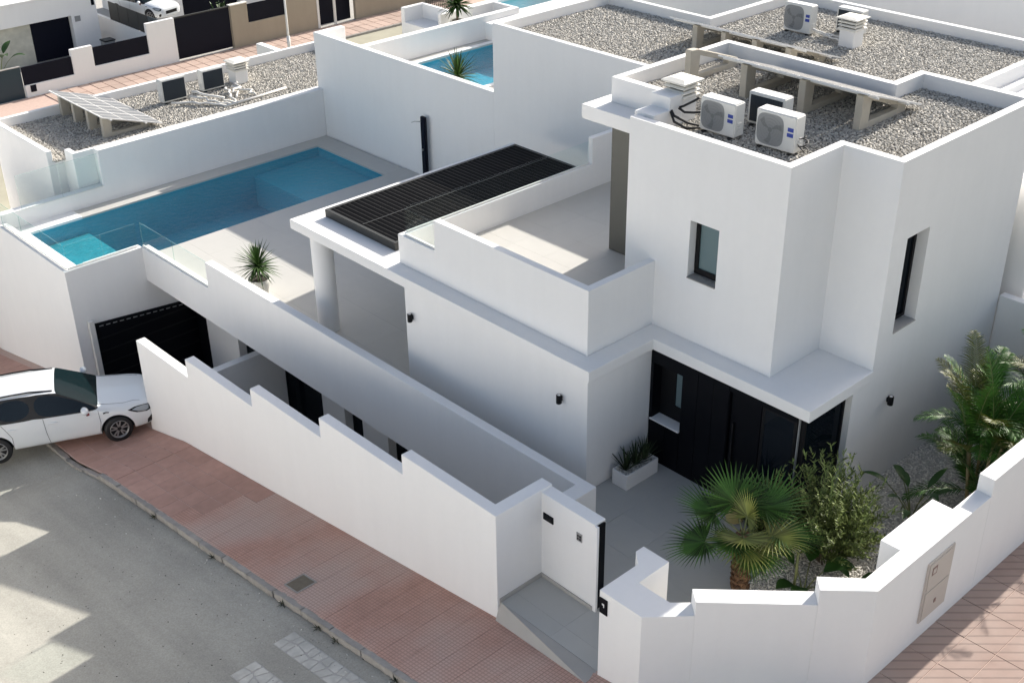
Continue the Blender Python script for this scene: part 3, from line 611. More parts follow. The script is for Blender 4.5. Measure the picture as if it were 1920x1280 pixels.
from_data('basin', v, f, 'pool', N2)
from_data('water', [(-21.09, 12.61, 1.84), (-17.31, 12.61, 1.84), (-17.31, 17.39, 1.84), (-21.09, 17.39, 1.84)], [(0, 1, 2, 3)], 'water', N2)
solid('coping', [(-21.3, 12.4, 1.932, -17.1, 17.6, 1.96)], [(-21.08, 12.62, 1.932, -17.32, 17.38, 1.96)], 'plaster', N2, 0.004)
# third house further back
N3 = thing('villa', 'plain white house wall rising behind the wide gravel roof', 'villa', (0, 0, 0))
solid('wall', [(-19, 22.0, -1, 12.0, 34, 6.6)], [], 'plaster', N3, 0.02); box('parapet_cap', (-19.1, 21.95, 6.601, 12.1, 34.1, 6.68), 'plaster', N3, 0.01)

# ------------------------------------------------------------------ left neighbour, low gravel roof
N1 = thing('villa', 'low white neighbour villa with notched gravel roof left of the pool', 'villa', (0, 0, 0))
zl = 1.72
solid('wall', [(-26.95, -1.05, -6, -22.70, 12.5, zl), (-22.70, -0.52, -6, -21.96, 12.5, zl)], [(-26.77, -0.87, zl-.36, -22.55, 12.3, zl), (-22.6, -0.34, zl-.36, -22.10, 12.3, zl)], 'plaster', N1, 0.014)
RT3 = [(-26.77, -0.87, -22.55, 12.3), (-22.55, -0.34, -22.1, 12.3)]
bed('gravel_bed', RT3, zl-.345, N1); scatter('gravel', RT3, [], zl-.335, 0.066, 0.050, 'pebble', N1)
box('garden_wall', (-30.5, -1.5, -6, -27.4, -1.2, -2.2), 'plaster', N1, 0.014)
solid('yard_wall', [(-33.0, 13.2, -5, -29.2, 13.5, 0.2), (-29.5, 13.5, -5, -29.2, 19.0, 0.2)], [], 'plaster', N1, 0.014)

# ------------------------------------------------------------------ roof equipment
def ac_unit(label, loc, rz, group, w=0.86, h=0.68, d=0.32, kind='white'):
    t = thing('ac_unit', label, 'air conditioner', loc, rz, group)
    bm = bmesh.new(); bm_box(bm, (0, 0, 0.04, w, d, h)); bmesh.ops.bevel(bm, geom=bm.edges[:], offset=0.022, segments=3, affect='EDGES'); from_bm('casing', bm, 'acwhite', t)
    r = h*0.40; cx_, cz = w*0.37, 0.04+(h-.04)/2
    bm = bmesh.new()
    n = 40
    def sq(t_, k):   # rounded square
        c, s = math.cos(t_), math.sin(t_); q = (abs(c)**4+abs(s)**4)**-0.25; return (cx_+c*q*r*k*0.98, cz+s*q*r*k*1.02)
    ring = [bm.verts.new((sq(2*math.pi*i/n, 1)[0], -.006, sq(2*math.pi*i/n, 1)[1])) for i in range(n)]; bm.faces.new(ring); from_bm('fan_well', bm, 'acgrille', t)
    bm = bmesh.new()
    for k in range(3):
        a0 = 2*math.pi*k/3+.4
        prof = [(0.15, 0), (0.55, -.14), (0.9, -.35), (0.93, .1), (0.55, .36), (0.18, .3)]
        vs = [bm.verts.new((cx_+r*q*math.cos(a0+p), -.009, cz+r*q*math.sin(a0+p))) for q, p in prof]; bm.faces.new(vs)
    hub = [bm.verts.new((cx_+r*.16*math.cos(2*math.pi*i/14), -.012, cz+r*.16*math.sin(2*math.pi*i/14))) for i in range(14)]; bm.faces.new(hub)
    from_bm('fan_blades', bm, 'acdark', t)
    bm = bmesh.new()
    for q in (0.3, 0.5, 0.7, 0.9):
        pts = [(cx_+r*q*math.cos(2*math.pi*i/28), -.018, cz+r*q*math.sin(2*math.pi*i/28)) for i in range(29)]; tube(bm, pts, 0.0035, 4)
    from_bm('grille', bm, 'acgrille', t)
    b1 = bmesh.new(); bm_box(b1, (w*.80, -.006, h*.60, w*.94, -.001, h*.70)); bm_box(b1, (w*.79, -.006, h*.46, w*.94, -.001, h*.56)); from_bm('badge', b1, 'blue', t)
    bm = bmesh.new(); bm_box(bm, (.05, d+.001, .10, w-.06, d+.012, h-.06))
    for i in range(14): bm_box(bm, (.06+i*(w-.14)/13, d+.0125, .10, .068+i*(w-.14)/13, d+.018, h-.06))
    from_bm('coil', bm, 'acfin', t)
    for xx in (.08, w-.14): box('foot', (xx, -.03, 0, xx+.06, d+.03, .038), 'black', t, 0.003)
    bm = bmesh.new()
    for k in range(3): bm_box(bm, (w+.001, .08, .14+.07*k, w+.02, .2, .19+.07*k))
    from_bm('valve_cover', bm, 'acwhite', t); return t
G_AC = 'air conditioners on the flat roofs'
ac_unit('white air conditioner with blue badge beside the pale roof chimney', (-0.24, 3.40, 7.075), R(1), G_AC, h=0.72)
ac_unit('white air conditioner with blue badge nearest the notched roof corner', (1.05, 3.50, 7.075), R(3), G_AC, w=0.9, h=0.76)
ac_unit('air conditioner turned backwards showing dark fins behind the chimney pair', (1.05, 4.72, 7.075), R(180+2), G_AC, h=0.70)
ac_unit('white air conditioner with blue badge on the wide rear gravel roof', (-6.55, 15.05, zr-.28), R(2), G_AC, w=0.92, h=0.85)
ac_unit('air conditioner showing dark fins beside the rear chimney', (-4.55, 16.35, zr-.28), R(180), G_AC, h=0.72)
ac_unit('air conditioner with dark blue fins nearer the tilted solar panels', (-25.35, 5.35, zl-.30), R(-90), G_AC, w=0.98, h=0.86)
ac_unit('air conditioner with dark blue fins next to the low roof chimney', (-25.5, 7.0, zl-.30), R(-90), G_AC, w=0.92, h=0.80)
def chimney(label, loc, base_h, group='roof chimneys with stacked caps', w=0.42, extra=None):
    t = thing('roof_chimney', label, 'chimney', loc, 0, group)
    box('shaft', (-w/2, -w/2, 0, w/2, w/2, base_h), 'plaster', t, 0.01)
    if extra: solid('pipe_housing', extra, [], 'plaster', t, 0.01)
    for k in range(3):
        bm = bmesh.new(); a, b = w/2+.055, w/2+.02; z = base_h+.02+k*.095
        v = [bm.verts.new((s*q, t_*q, zz)) for zz, q in ((z, a), (z+.022, a), (z+.05, b)) for s, t_ in ((-1, -1), (1, -1), (1, 1), (-1, 1))]
        bm.faces.new(v[0:4][::-1]); bm.faces.new(v[8:12])
        for l in range(2):
            for i in range(4): bm.faces.new((v[l*4+i], v[l*4+(i+1) % 4], v[l*4+4+(i+1) % 4], v[l*4+4+i]))
        from_bm('louvre_ring', bm, 'cream', t)
    box('core', (-w/2+.03, -w/2+.03, base_h, w/2-.03, w/2-.03, base_h+.32), 'darkframe', t, 0)
    bm = bmesh.new(); a = w/2+.10; z = base_h+.315; v = [bm.verts.new((s*q, t_*q, zz)) for zz, q in ((z, a), (z+.035, a), (z+.075, a*.55)) for s, t_ in ((-1, -1), (1, -1), (1, 1), (-1, 1))]
    bm.faces.new(v[0:4][::-1]); bm.faces.new(v[8:12])
    for l in range(2):
        for i in range(4): bm.faces.new((v[l*4+i], v[l*4+(i+1) % 4], v[l*4+4+(i+1) % 4], v[l*4+4+i]))
    from_bm('cap', bm, 'cream', t); return t
chimney('cream capped chimney on a white stepped block by the air conditioners', (-0.98, 3.72, 7.03), 0.52, extra=[(-0.30, -0.62, 0, 0.21, -0.215, 0.66), (-.30, -1.10, 0, 0.21, -0.62, 0.40)])
chimney('cream capped chimney half hidden behind the tower roof edge', (-3.45, 10.25, zr-.33), 0.42)
chimney('cream capped chimney standing on white shaft on the wide rear roof', (-4.3, 15.15, zr-.33), 0.50, w=0.48)
chimney('cream capped chimney on the low left roof beside finned unit', (-25.45, 7.75, zl-.35), 0.50, w=0.52)
def bracket_mesh():
    # precast triangular frame in the local yz plane: tall leg at -y, low toe at +y
    out = [(0, 0), (1.66, 0), (1.72, 0.22), (0.26, 0.72), (0.0, 0.74)]; inn = [(0.30, 0.15), (1.38, 0.15), (1.36, 0.22), (0.33, 0.57)]
    bm = bmesh.new(); w = 0.085
    O = [[bm.verts.new((s*w, y, z)) for y, z in out] for s in (-1, 1)]; I = [[bm.verts.new((s*w, y, z)) for y, z in inn] for s in (-1, 1)]
    no, ni = len(out), len(inn)
    for s in (0, 1):
        o, i = O[s], I[s]
        fs = [(o[0], o[1], i[1], i[0]), (o[1], o[2], i[2], i[1]), (o[2], o[3], i[3], i[2]), (o[3], o[4], o[0], i[0], i[3])]
        for q in fs: bm.faces.new(q if s else q[::-1])
    for k in range(no): bm.faces.new((O[0][k], O[0][(k+1) % no], O[1][(k+1) % no], O[1][k]))
    for k in range(ni): bm.faces.new((I[0][(k+1) % ni], I[0][k], I[1][k], I[1][(k+1) % ni]))
    bmesh.ops.recalc_face_normals(bm, faces=bm.faces); bmesh.ops.bevel(bm, geom=bm.edges[:], offset=0.012, segments=1, affect='EDGES')
    me = bpy.data.meshes.new('concrete_bracket'); bm.to_mesh(me); bm.free(); me.materials.append(M_['precast']); return me
BR = bracket_mesh()
def solar(label, loc, xs, pans, low=0.16, s=1.0):
    t = thing('solar_array', label, 'solar panels', loc, 0, 'solar panel arrays on concrete brackets')
    for x in xs:
        o = bpy.data.objects.new('concrete_bracket', BR); C.objects.link(o); o.parent = t; o.location = (x, 0, 0); o.scale = (1, s, s)
    ang = R(18.5); L = 2.2
    for (xa, xb) in pans:
        fr = bpy.data.objects.new('panel', None)
        mt = Matrix.Translation((0, -0.10, 0.845*s)) @ Matrix.Rotation(-ang, 4, 'X')
        bm = bmesh.new(); bm_box(bm, (xa, 0, -.035, xb, L, 0), mt); p = from_bm('solar_panel', bm, 'alu', t)
        nn = 2
        for i in range(2):
            for j in range(3):
                bm = bmesh.new(); wx = (xb-xa-.13)/2; ly = (L-.18)/3
                bm_box(bm, (xa+.04+i*(wx+.05), .045+j*(ly+.045), .0005, xa+.04+i*(wx+.05)+wx, .045+j*(ly+.045)+ly, .004), mt); from_bm('cell_field', bm, 'pv', p)
    bm = bmesh.new(); mt = Matrix.Translation((0, -0.10, 0.845*s)) @ Matrix.Rotation(-ang, 4, 'X')
    for yy in (.28, 1.55): bm_box(bm, (min(xs)+.9 if False else pans[0][0]-.05, yy, -.075, pans[-1][1]+.05, yy+.05, -.036), mt)
    from_bm('rail', bm, 'alu', t); return t
solar('solar panels edge-on over concrete brackets on the highest roof', (0, 5.66, 7.04), (-2.45, -0.92, 0.57, 1.93), [(-1.55, -0.55), (-0.53, 0.47), (0.49, 1.49), (1.51, 2.2)])
solar('solar panels edge-on over concrete brackets on the wide rear roof', (0, 11.7, zr-.33), (-7.15, -6.15, -5.1, -4.0), [(-8.0, -6.9), (-6.88, -5.78), (-5.76, -4.66), (-4.64, -3.6)])
solar('tilted grey solar panels with pale grid on the low left roof', (0, 1.28, zl-.35), (-26.6, -25.6, -24.55, -23.5), [(-27.1, -26.1), (-26.08, -25.08), (-25.06, -24.06), (-24.04, -23.1)], s=1.0)
# pipes
def pipes(label, name, runs, r, m, cat='pipe'):
    t = thing(name, label, cat, (0, 0, 0), 0)
    for p in runs: tube_obj('pipe_run', p, r, m, t, 6)
    return t
def wander(a, b, n, amp, zoff=0.03, seed=0):
    rr = random.Random(seed); a, b = Vector(a), Vector(b); out = []
    for i in range(n+1):
        p = a.lerp(b, i/n); k = math.sin(math.pi*i/n); out.append(p+Vector((rr.uniform(-amp, amp)*k, rr.uniform(-amp, amp)*k, abs(rr.uniform(0, amp*.5))*k)))
    return out
zz = zl-.29
pipes('loose white lagged pipes trailing across the low left roof', 'pipe_bundle', [wander((-24.6, 5.2, zz+.2), (-23.3, 6.1, zz), 8, .12, seed=1), wander((-24.6, 5.3, zz+.35), (-23.35, 6.3, zz), 8, .15, seed=2), wander((-24.7, 4.5, zz+.1), (-23.3, 5.9, zz), 8, .12, seed=3),
      wander((-24.7, 7.0, zz+.15), (-23.6, 7.3, zz), 8, .2, seed=4), wander((-24.7, 7.2, zz+.25), (-23.8, 6.6, zz), 8, .2, seed=5), wander((-24.8, 6.8, zz+.1), (-23.4, 6.3, zz), 8, .18, seed=6)], .042, 'pipe')
pipes('straight white pipe lying on the gravel of the low roof', 'straight_pipe', [[(-23.2, 5.75, zz+.03), (-23.3, 7.2, zz+.03), (-23.45, 8.5, zz+.03)]], .045, 'pipe')
pipes('black lagged pipes running from white block to the fan units', 'pipe_bundle', [[(-0.72, 3.35, 7.45), (-0.62, 3.35, 7.5), (-0.45, 3.45, 7.62), (-0.35, 3.5, 7.7)], [(-0.76, 3.15, 7.42), (-0.65, 3.1, 7.35), (-0.45, 3.3, 7.2), (-0.28, 3.45, 7.15)],
      [(-0.76, 3.12, 7.40), (-0.6, 3.05, 7.25), (-0.4, 3.2, 7.12), (-0.2, 3.6, 7.1)], [(-.7, 3.3, 7.45), (-.55, 3.3, 7.40), (-.4, 3.42, 7.4), (-.25, 3.6, 7.42)]], .026, 'black')
pipes('small coil of black cable beside the corner fan unit', 'cable_coil', [[(2.0+.11*math.cos(a)*(1-.02*i), 3.75+.11*math.sin(a), 7.14+.015*i) for i, a in enumerate([k*.6 for k in range(22)])], [(1.96, 3.62, 7.3), (2.02, 3.66, 7.22), (2.05, 3.72, 7.15)]], .012, 'black', 'cable')
pipes('pale lagged pipes from rear fan unit to the chimney shaft', 'pipe_bundle', [wander((-5.55, 15.1, zr-.05), (-4.55, 15.0, zr-.2), 7, .09, seed=8), wander((-5.55, 15.2, zr-.15), (-4.55, 15.1, zr-.22), 7, .12, seed=9), wander((-5.5, 15.3, zr-.2), (-4.55, 15.2, zr-.15), 7, .1, seed=10)], .025, 'pipe')
pipes('thin white pipe lying near the shaded edge of rear roof', 'straight_pipe', [[(-6.0, 9.9, zr-.26), (-4.2, 9.75, zr-.26)]], .03, 'pipe')

# ------------------------------------------------------------------ lamps, shower
def wall_lamp(label, loc, rz):
    t = thing('wall_lamp', label, 'wall lamp', loc, rz, 'black cylinder wall lamps')
    lathe('body', [(0, -.10), (.055, -.10), (.060, -.09), (.060, .09), (.055, .10), (.02, .10)], 'darkframe', t, 18, (0, -.085, 0))
    box('bracket', (-.03, -.03, -.05, .03, -.001, .05), 'darkframe', t, 0.003)
    lathe('lens', [(0.0, .102), (.035, .102)], 'alu', t, 14, (0, -.085, 0)); return t
wall_lamp('black cylinder lamp nearest the pergola end of the ground floor wall', (-5.59, 0.03, 2.03), 0)
wall_lamp('black cylinder lamp nearest the corner of the ground floor wall', (-0.70, 0.03, 2.02), 0)
wall_lamp('black cylinder lamp on the wall above the strelitzia bed', (3.98, 4.80, 2.01), R(90))
SH = thing('outdoor_shower', 'tall dark navy shower column against the party wall', 'shower', (-15.75, 8.72, 0))
bm = bmesh.new(); bm_box(bm, (-.11, -.06, 0.02, .11, .06, 2.2)); bmesh.ops.bevel(bm, geom=bm.edges[:], offset=.02, segments=2, affect='EDGES'); from_bm('column', bm, 'navy', SH)
tube_obj('shower_arm', [(-.06, -.05, 2.02), (-.2, -.2, 2.04), (-.28, -.28, 2.0)], .014, 'steel', SH); box('tap', (-.03, -.12, 1.05, .03, -.061, 1.11), 'steel', SH, .006); box('foot_plate', (-.16, -.12, 0.001, .16, .09, .019), 'navy', SH, .004)

# ------------------------------------------------------------------ plants
def blade(V_, F_, p0, d, up_, L, w, droop, n=4, fold=0.25, wprof=(0.6, 1.0, 0.85, 0.5, 0.0), side=None):
    """a folded leaf strip from p0 along d, drooping by gravity"""
    p = Vector(p0); d = Vector(d).normalized(); up_ = Vector(up_)
    b = len(V_); s = side if side else d.cross(up_)
    if s.length < 1e-4: s = d.cross(Vector((1, 0, 0)))
    s = Vector(s).normalized()
    for i in range(n+1):
        nrm = s.cross(d).normalized(); ww = w*wprof[min(i*(len(wprof)-1)//n, len(wprof)-1)]
        V_.append(tuple(p-s*ww+nrm*ww*fold)); V_.append(tuple(p)); V_.append(tuple(p+s*ww+nrm*ww*fold))
        p = p+d*(L/n); d = (d+Vector((0, 0, -droop/n))).normalized()
    for i in range(n):
        a = b+i*3; F_.append((a, a+1, a+4, a+3)); F_.append((a+1, a+2, a+5, a+4))
def rosette(name, m, parent, loc, n, L, w, rr, el=(5, 85), droop=(0.1, 0.7), stemh=0.0, zspread=0.0):
    Vv, Ff = [], []
    for i in range(n):
        t = i*2.39996+rr.uniform(-.2, .2); k = i/n
        e = R(el[1]+(el[0]-el[1])*k+rr.uniform(-8, 8)); z = loc[2]+zspread*(1-k)
        d = Vector((math.cos(t)*math.cos(e), math.sin(t)*math.cos(e), math.sin(e)))
        blade(Vv, Ff, (loc[0]+.02*math.cos(t), loc[1]+.02*math.sin(t), z), d, (0, 0, 1), L*rr.uniform(.75, 1.1), w, rr.uniform(*droop), n=4, fold=.35, wprof=(.7, 1, .9, .55, .02))
    return from_data(name, Vv, Ff, m, parent)
def fan_leaf(name, m, parent, base, direction, plen, rad, rr, nseg=34, spread=250, droop=0.5, face=None):
    Vv, Ff = [], []
    d = Vector(direction).normalized(); b0 = Vector(base)
    # petiole
    pts = []; p = b0.copy(); dd = d.copy()
    for i in range(7): pts.append(p.copy()); p = p+dd*(plen/6); dd = (dd+Vector((0, 0, -.05))).normalized()
    hub = pts[-1]; ax = dd
    side = ax.cross(Vector((0, 0, 1)))
    if side.length < .1: side = Vector((1, 0, 0))
    side.normalize(); nrm = side.cross(ax).normalized()
    if face: nrm = (nrm+Vector(face)).normalized(); side = ax.cross(nrm).normalized(); nrm = side.cross(ax).normalized()
    for k in range(nseg):
        a = R(-spread/2+spread*k/(nseg-1))
        sd = ax*math.cos(a)+side*math.sin(a)
        L = rad*(0.70+0.30*math.cos(a*0.5))*rr.uniform(.93, 1.05)
        sd = (sd+nrm*(0.10+0.22*abs(math.sin(a/2)))).normalized()
        tang = (-ax*math.sin(a)+side*math.cos(a)).normalized()
        wmax = L*math.radians(spread/(nseg-1))*0.62*0.5
        b = len(Vv); p = hub.copy(); q = sd.copy(); n = 6
        wp = (0.10, 0.55, 0.95, 0.80, 0.52, 0.28, 0.02); fo = 0.8
        for i in range(n+1):
            nn = tang.cross(q).normalized(); w = wmax*wp[i]*0.92
            Vv.append(tuple(p-tang*w-nn*w*fo)); Vv.append(tuple(p)); Vv.append(tuple(p+tang*w-nn*w*fo))
            p = p+q*(L/n); q = (q+Vector((0, 0, -droop*(0.03 if i < 3 else .22)*rr.uniform(.7, 1.3)))).normalized()
        for i in range(n):
            s = b+i*3; Ff.append((s, s+1, s+4, s+3)); Ff.append((s+1, s+2, s+5, s+4))
    lf = from_data(name, Vv, Ff, m, parent)
    bm = bmesh.new(); tube(bm, pts, .016, 6, .009); from_bm('leaf_stalk', bm, 'stem', lf, True)
    return lf
rr = random.Random(11)
FP = thing('fan_palm', 'small fan palm with brown fibrous trunk in the corner garden', 'palm tree', (4.28, -0.22, 0))
bm = bmesh.new(); tube(bm, [(0, 0, -.05), (.01, 0, .3), (-.02, .01, .7), (-.05, .02, 1.1), (-.06, .03, 1.38)], .13, 14, .15)
for i in range(70):
    t = i*2.4; z = .06+1.25*i/70; r0 = .14; c = Vector((r0*math.cos(t)-.04*z, r0*math.sin(t), z)); o_ = Vector((math.cos(t), math.sin(t), 0)); s = Vector((-math.sin(t), math.cos(t), 0))
    q = [c-s*.07, c+s*.07, c+s*.035+o_*.05+Vector((0, 0, .11)), c-s*.035+o_*.05+Vector((0, 0, .11))]; q2 = [x-o_*.03 for x in q]
    vs = [bm.verts.new(x) for x in q+q2]
    for fidx in ((0, 1, 2, 3), (7, 6, 5, 4), (0, 3, 7, 4), (1, 5, 6, 2), (3, 2, 6, 7)): bm.faces.new([vs[k] for k in fidx])
from_bm('trunk', bm, 'trunk', FP)
HB = (-.06, .03, 1.36)
# camera-right in plan is (0.68,0.73), camera-up in plan is (-0.73,0.68)
rgt = Vector((.68, .73, 0)); awy = Vector((-.73, .68, 0)); zup = Vector((0, 0, 1))
LEAVES = [(-.72, .42, .55, .62, .74, 'palm', .2), (-.18, .62, .75, .60, .72, 'palm', .15), (.55, .42, .62, .62, .80, 'palm', .2), (.98, .0, .22, .62, .80, 'palm', .5), (-1.0, -.12, .02, .70, .72, 'palm', .6),
          (-.02, -.85, .22, .36, .66, 'palmy', .8), (-.42, -.55, .30, .40, .62, 'palm', .8), (.72, -.35, .30, .50, .66, 'palmy', .7), (.38, -.8, -.55, .34, .52, 'palm', .9),
          (.5, -.8, .05, .40, .62, 'palm', .9), (-.15, -.75, .55, .38, .60, 'palmy', .6),
          (.10, .05, 1.0, .40, .50, 'palmy', .1), (.25, .75, .75, .52, .66, 'palm', .3)]
for (a, b, c, pl, rad, m, dr) in LEAVES:
    fan_leaf('leaf', m, FP, HB, rgt*a+awy*b+zup*c, pl*1.04, rad*1.13, rr, droop=dr)
for (a, b, c, pl, rad) in ((-1.0, .12, -.10, .78, .52), (-.95, .3, -.28, .8, .45)):
    fan_leaf('withered_leaf', 'deadpalm', FP, HB, rgt*a+awy*b+zup*c, pl, rad, rr, droop=1.6, nseg=30)
# olive-like shrub
def bush(name, label, cat, loc, h, rx, n, m, seed, stems=7, leafL=.075, leafw=.008):
    r = random.Random(seed); t = thing(name, label, cat, loc); bm = bmesh.new(); Vv, Ff = [], []
    for s in range(n):
        az = r.uniform(0, 2*math.pi); rad = rx*math.sqrt(r.random()); top = Vector((rad*math.cos(az), rad*math.sin(az), h*(1-.42*(rad/rx)**2)*r.uniform(.35, 1.0)))*r.choice((.8, 1, 1, 1.12))
        b0 = Vector((.12*math.cos(az), .12*math.sin(az), 0)); mid = b0.lerp(top, .5)+Vector((0, 0, .12*h)); pts = []
        for i in range(9):
            u = i/8; pts.append(b0*(1-u)**2+mid*2*u*(1-u)+top*u*u)
        if s < stems*6: tube(bm, pts[:7], .010, 4, .003)
        for i in range(3, 9):
            for k in range(7 if i > 4 else 4):
                p = pts[i].lerp(pts[max(0, i-1)], r.random()); a = r.uniform(0, 2*math.pi); dirn = (pts[i]-pts[i-1]).normalized()
                d = dirn*r.uniform(.5, 1.2)+Vector((math.cos(a), math.sin(a), r.uniform(-.2, .5)))*.9
                blade(Vv, Ff, p, d, (0, 0, 1), leafL*r.uniform(.7, 1.4), leafw*r.uniform(.8, 1.3), r.uniform(0, .3), n=2, fold=.2, wprof=(.5, 1, .05))
    from_bm('stem', bm, 'twig', t); from_data('foliage', Vv, Ff, m, t); return t
bush('olive_shrub', 'bushy olive green shrub with narrow leaves beside the black wall corner', 'shrub', (4.85, 1.75, 0), 2.35, 1.12, 330, 'shrub', 4, leafL=.115, leafw=.013)
bush('small_shrub', 'smaller dusky shrub in front of the black glazed panel', 'shrub', (3.75, 1.30, 0), 1.85, .50, 110, 'shrub', 6, leafL=.11, leafw=.013)
# feather palm clump
def frond(name, m, parent, base, az, el, L, droop, rr, nl=46, leaf=.42, twist=0):
    d = Vector((math.cos(az)*math.cos(el), math.sin(az)*math.cos(el), math.sin(el))); p = Vector(base); pts = []; ds = []
    n = nl
    for i in range(n+1):
        pts.append(p.copy()); ds.append(d.copy()); p = p+d*(L/n); d = (d+Vector((0, 0, -droop/n*(0.35+1.3*i/n)))).normalized()
    Vv, Ff = [], []
    for i in range(5, n+1):
        u = i/n; s = ds[i].cross(Vector((0, 0, 1)))
        if s.length < .05: s = Vector((-math.sin(az), math.cos(az), 0))
        s.normalize(); up_ = s.cross(ds[i]).normalized(); ll = leaf*(math.sin(math.pi*min(1, .12+u*.86))**.6)*rr.uniform(.85, 1.1)
        for sg in (-1, 1):
            dd = s*sg*.85+ds[i]*.75+up_*rr.uniform(.05, .35)
            blade(Vv, Ff, pts[i], dd, up_, ll, .013, rr.uniform(.35, .9), n=3, fold=.3, wprof=(.55, 1, .7, .05))
    lf = from_data(name, Vv, Ff, m, parent); bm = bmesh.new(); tube(bm, pts[::3]+[pts[-1]], .014, 5, .003); from_bm('leaf_stalk', bm, 'stem', lf, True); return lf
def feather_palm(label, loc, canes, nf, L, seed, m='feather', my='feathery', h=1.2, elr=(35, 80)):
    r = random.Random(seed); t = thing('feather_palm', label, 'palm tree', loc, 0, 'feather palms along the garden wall')
    for c in range(canes):
        a = 2*math.pi*c/canes+r.uniform(-.3, .3); b = Vector((.13*math.cos(a), .13*math.sin(a), 0)); tp = Vector((.35*math.cos(a), .35*math.sin(a), h*r.uniform(.8, 1.2)))
        tube_obj('trunk', [b, b.lerp(tp, .5)+Vector((0, 0, .05)), tp], .042, 'cane', t, 8, .026)
        for k in range(nf):
            az = a+r.uniform(-1.7, 1.7)+k*2.1; el = R(r.uniform(*elr)); frond('leaf', my if r.random() < .25 else m, t, tp, az, el, L*r.uniform(.75, 1.1), r.uniform(.9, 1.9), r)
        for k in range(5): frond('leaf', m, t, tp*r.uniform(.2, .8), a+r.uniform(-1.6, 1.6), R(r.uniform(15, 65)), L*r.uniform(.5, .8), r.uniform(.6, 1.4), r, nl=38, leaf=.36)
    return t
feather_palm('tall clumping feather palm with tan canes by the stepped garden wall', (6.0, 5.25, 0), 6, 6, 1.95, 21, h=1.65, elr=(40, 84))
feather_palm('second feather palm further along at the frame edge', (6.4, 7.5, 0), 4, 6, 1.9, 22, h=1.6, elr=(40, 84))
# paddle-leaf plants
def paddle(name, label, loc, n, h, seed, L=.62, w=.13, cat='plant', spread=.8, white=False):
    r = random.Random(seed); t = thing(name, label, cat, loc)
    for k in range(n):
        a = 2*math.pi*k/n+r.uniform(-.4, .4); e = R(r.uniform(50, 82)); d = Vector((math.cos(a)*math.cos(e)*spread, math.sin(a)*math.cos(e)*spread, math.sin(e))).normalized(); p = Vector((.04*math.cos(a), .04*math.sin(a), 0)); pts = []
        hh = h*r.uniform(.7, 1.1)
        for i in range(8): pts.append(p.copy()); p = p+d*(hh/7); d = (d+Vector((math.cos(a)*.05, math.sin(a)*.05, -.04))).normalized()
        Vv, Ff = [], []; lw = L*r.uniform(.8, 1.15)
        blade(Vv, Ff, pts[-1], d, (0, 0, 1), lw, w*r.uniform(.85, 1.1), r.uniform(.6, 1.3), n=8, fold=.3, wprof=(.15, .6, .88, 1, 1, .92, .72, .42, .02))
        lf = from_data('leaf', Vv, Ff, 'paddle', t, True); bm = bmesh.new(); tube(bm, pts, .016, 5, .010); from_bm('leaf_stalk', bm, 'stem', lf, True)
    return t
paddle('strelitzia', 'strelitzia with long arching paddle leaves in front of the white side wall', (5.25, 4.15, 0), 9, .8, 31, L=.55, w=.085)
paddle('banana_plant', 'low banana plant with broad dark leaves beside the fan palm', (5.05, 0.75, 0), 6, .55, 32, L=.62, w=.17)
paddle('young_paddle_plant', 'single upright broad leaf sprouting from white gravel near the wall', (5.62, 1.55, 0), 2, .18, 33, L=.55, w=.13, spread=.3)
st = tube_obj('garden_stake', [(5.0, 0.45, -.02), (5.02, .46, .55), (5.0, .48, 1.02)], .028, 'stem'); tag(st, 'pale upright stake standing in gravel near the fan palm', 'stake')
# yuccas in pots
def pot(name, label, loc, r0, r1, h, m, cat='plant pot', square=False):
    t = thing(name, label, cat, loc)
    lathe('bowl', [(0, 0), (r0, 0), (r0*1.08, .03), (r1, h*.75), (r1, h), (r1-.03, h), (r1-.035, h-.05)], m, t, 30)
    lathe('soil', [(0, h-.045), (r1-.034, h-.045)], 'soil', t, 30); return t
def yucca(label, loc, seed, L=.62, n=110, th=.35, m='yucca', w=.021, elr=(-30, 88)):
    r = random.Random(seed); t = thing('yucca', label, 'plant', loc); tube_obj('trunk', [(0, 0, -.05), (0, 0, th)], .05, 'twig', t, 8)
    rosette('foliage', m, t, (0, 0, th), n, L, w, r, el=elr, zspread=.12); return t
pot('planter_pot', 'round white pot holding the spiky yucca on the deck', (-12.50, 0.12, 0), .20, .30, .52, 'palepot')
yucca('spiky green yucca in white pot on the main deck', (-12.50, 0.12, .48), 41, L=.70, n=150, th=.34)
pot('planter_pot', 'white pot by the rear pool mostly hidden by the party wall', (-17.0, 11.3, 1.94), .20, .28, .45, 'palepot')
yucca('spiky green yucca beside the rear pool', (-17.0, 11.3, 2.36), 42, L=.90, n=120, th=.28, w=.028)
pot('tall_pot', 'tall straw yellow pot before the black entrance door', (2.78, 1.55, 0), .17, .25, .72, 'yellowpot')
tp_ = thing('potted_grass', 'dark wispy plant growing in the straw yellow pot', 'plant', (2.78, 1.55, .66)); rosette('foliage', 'snake', tp_, (0, 0, 0), 34, .55, .012, random.Random(5), el=(35, 88), droop=(.2, .9))
PB = thing('planter_box', 'rectangular white planter box with sword leaved plants by the corner', 'planter', (0.40, 1.17, 0))
solid('box', [(-.205, -.50, 0, .205, .50, .37)], [(-.175, -.47, .05, .175, .47, .37)], 'plaster', PB, .006)
bed('soil', [(-.175, -.47, .175, .47)], .30, PB, 'chipbed')
scatter('white_pebbles', [(-.17, -.46, .17, .46)], [], .305, .05, .035, 'chip', PB)
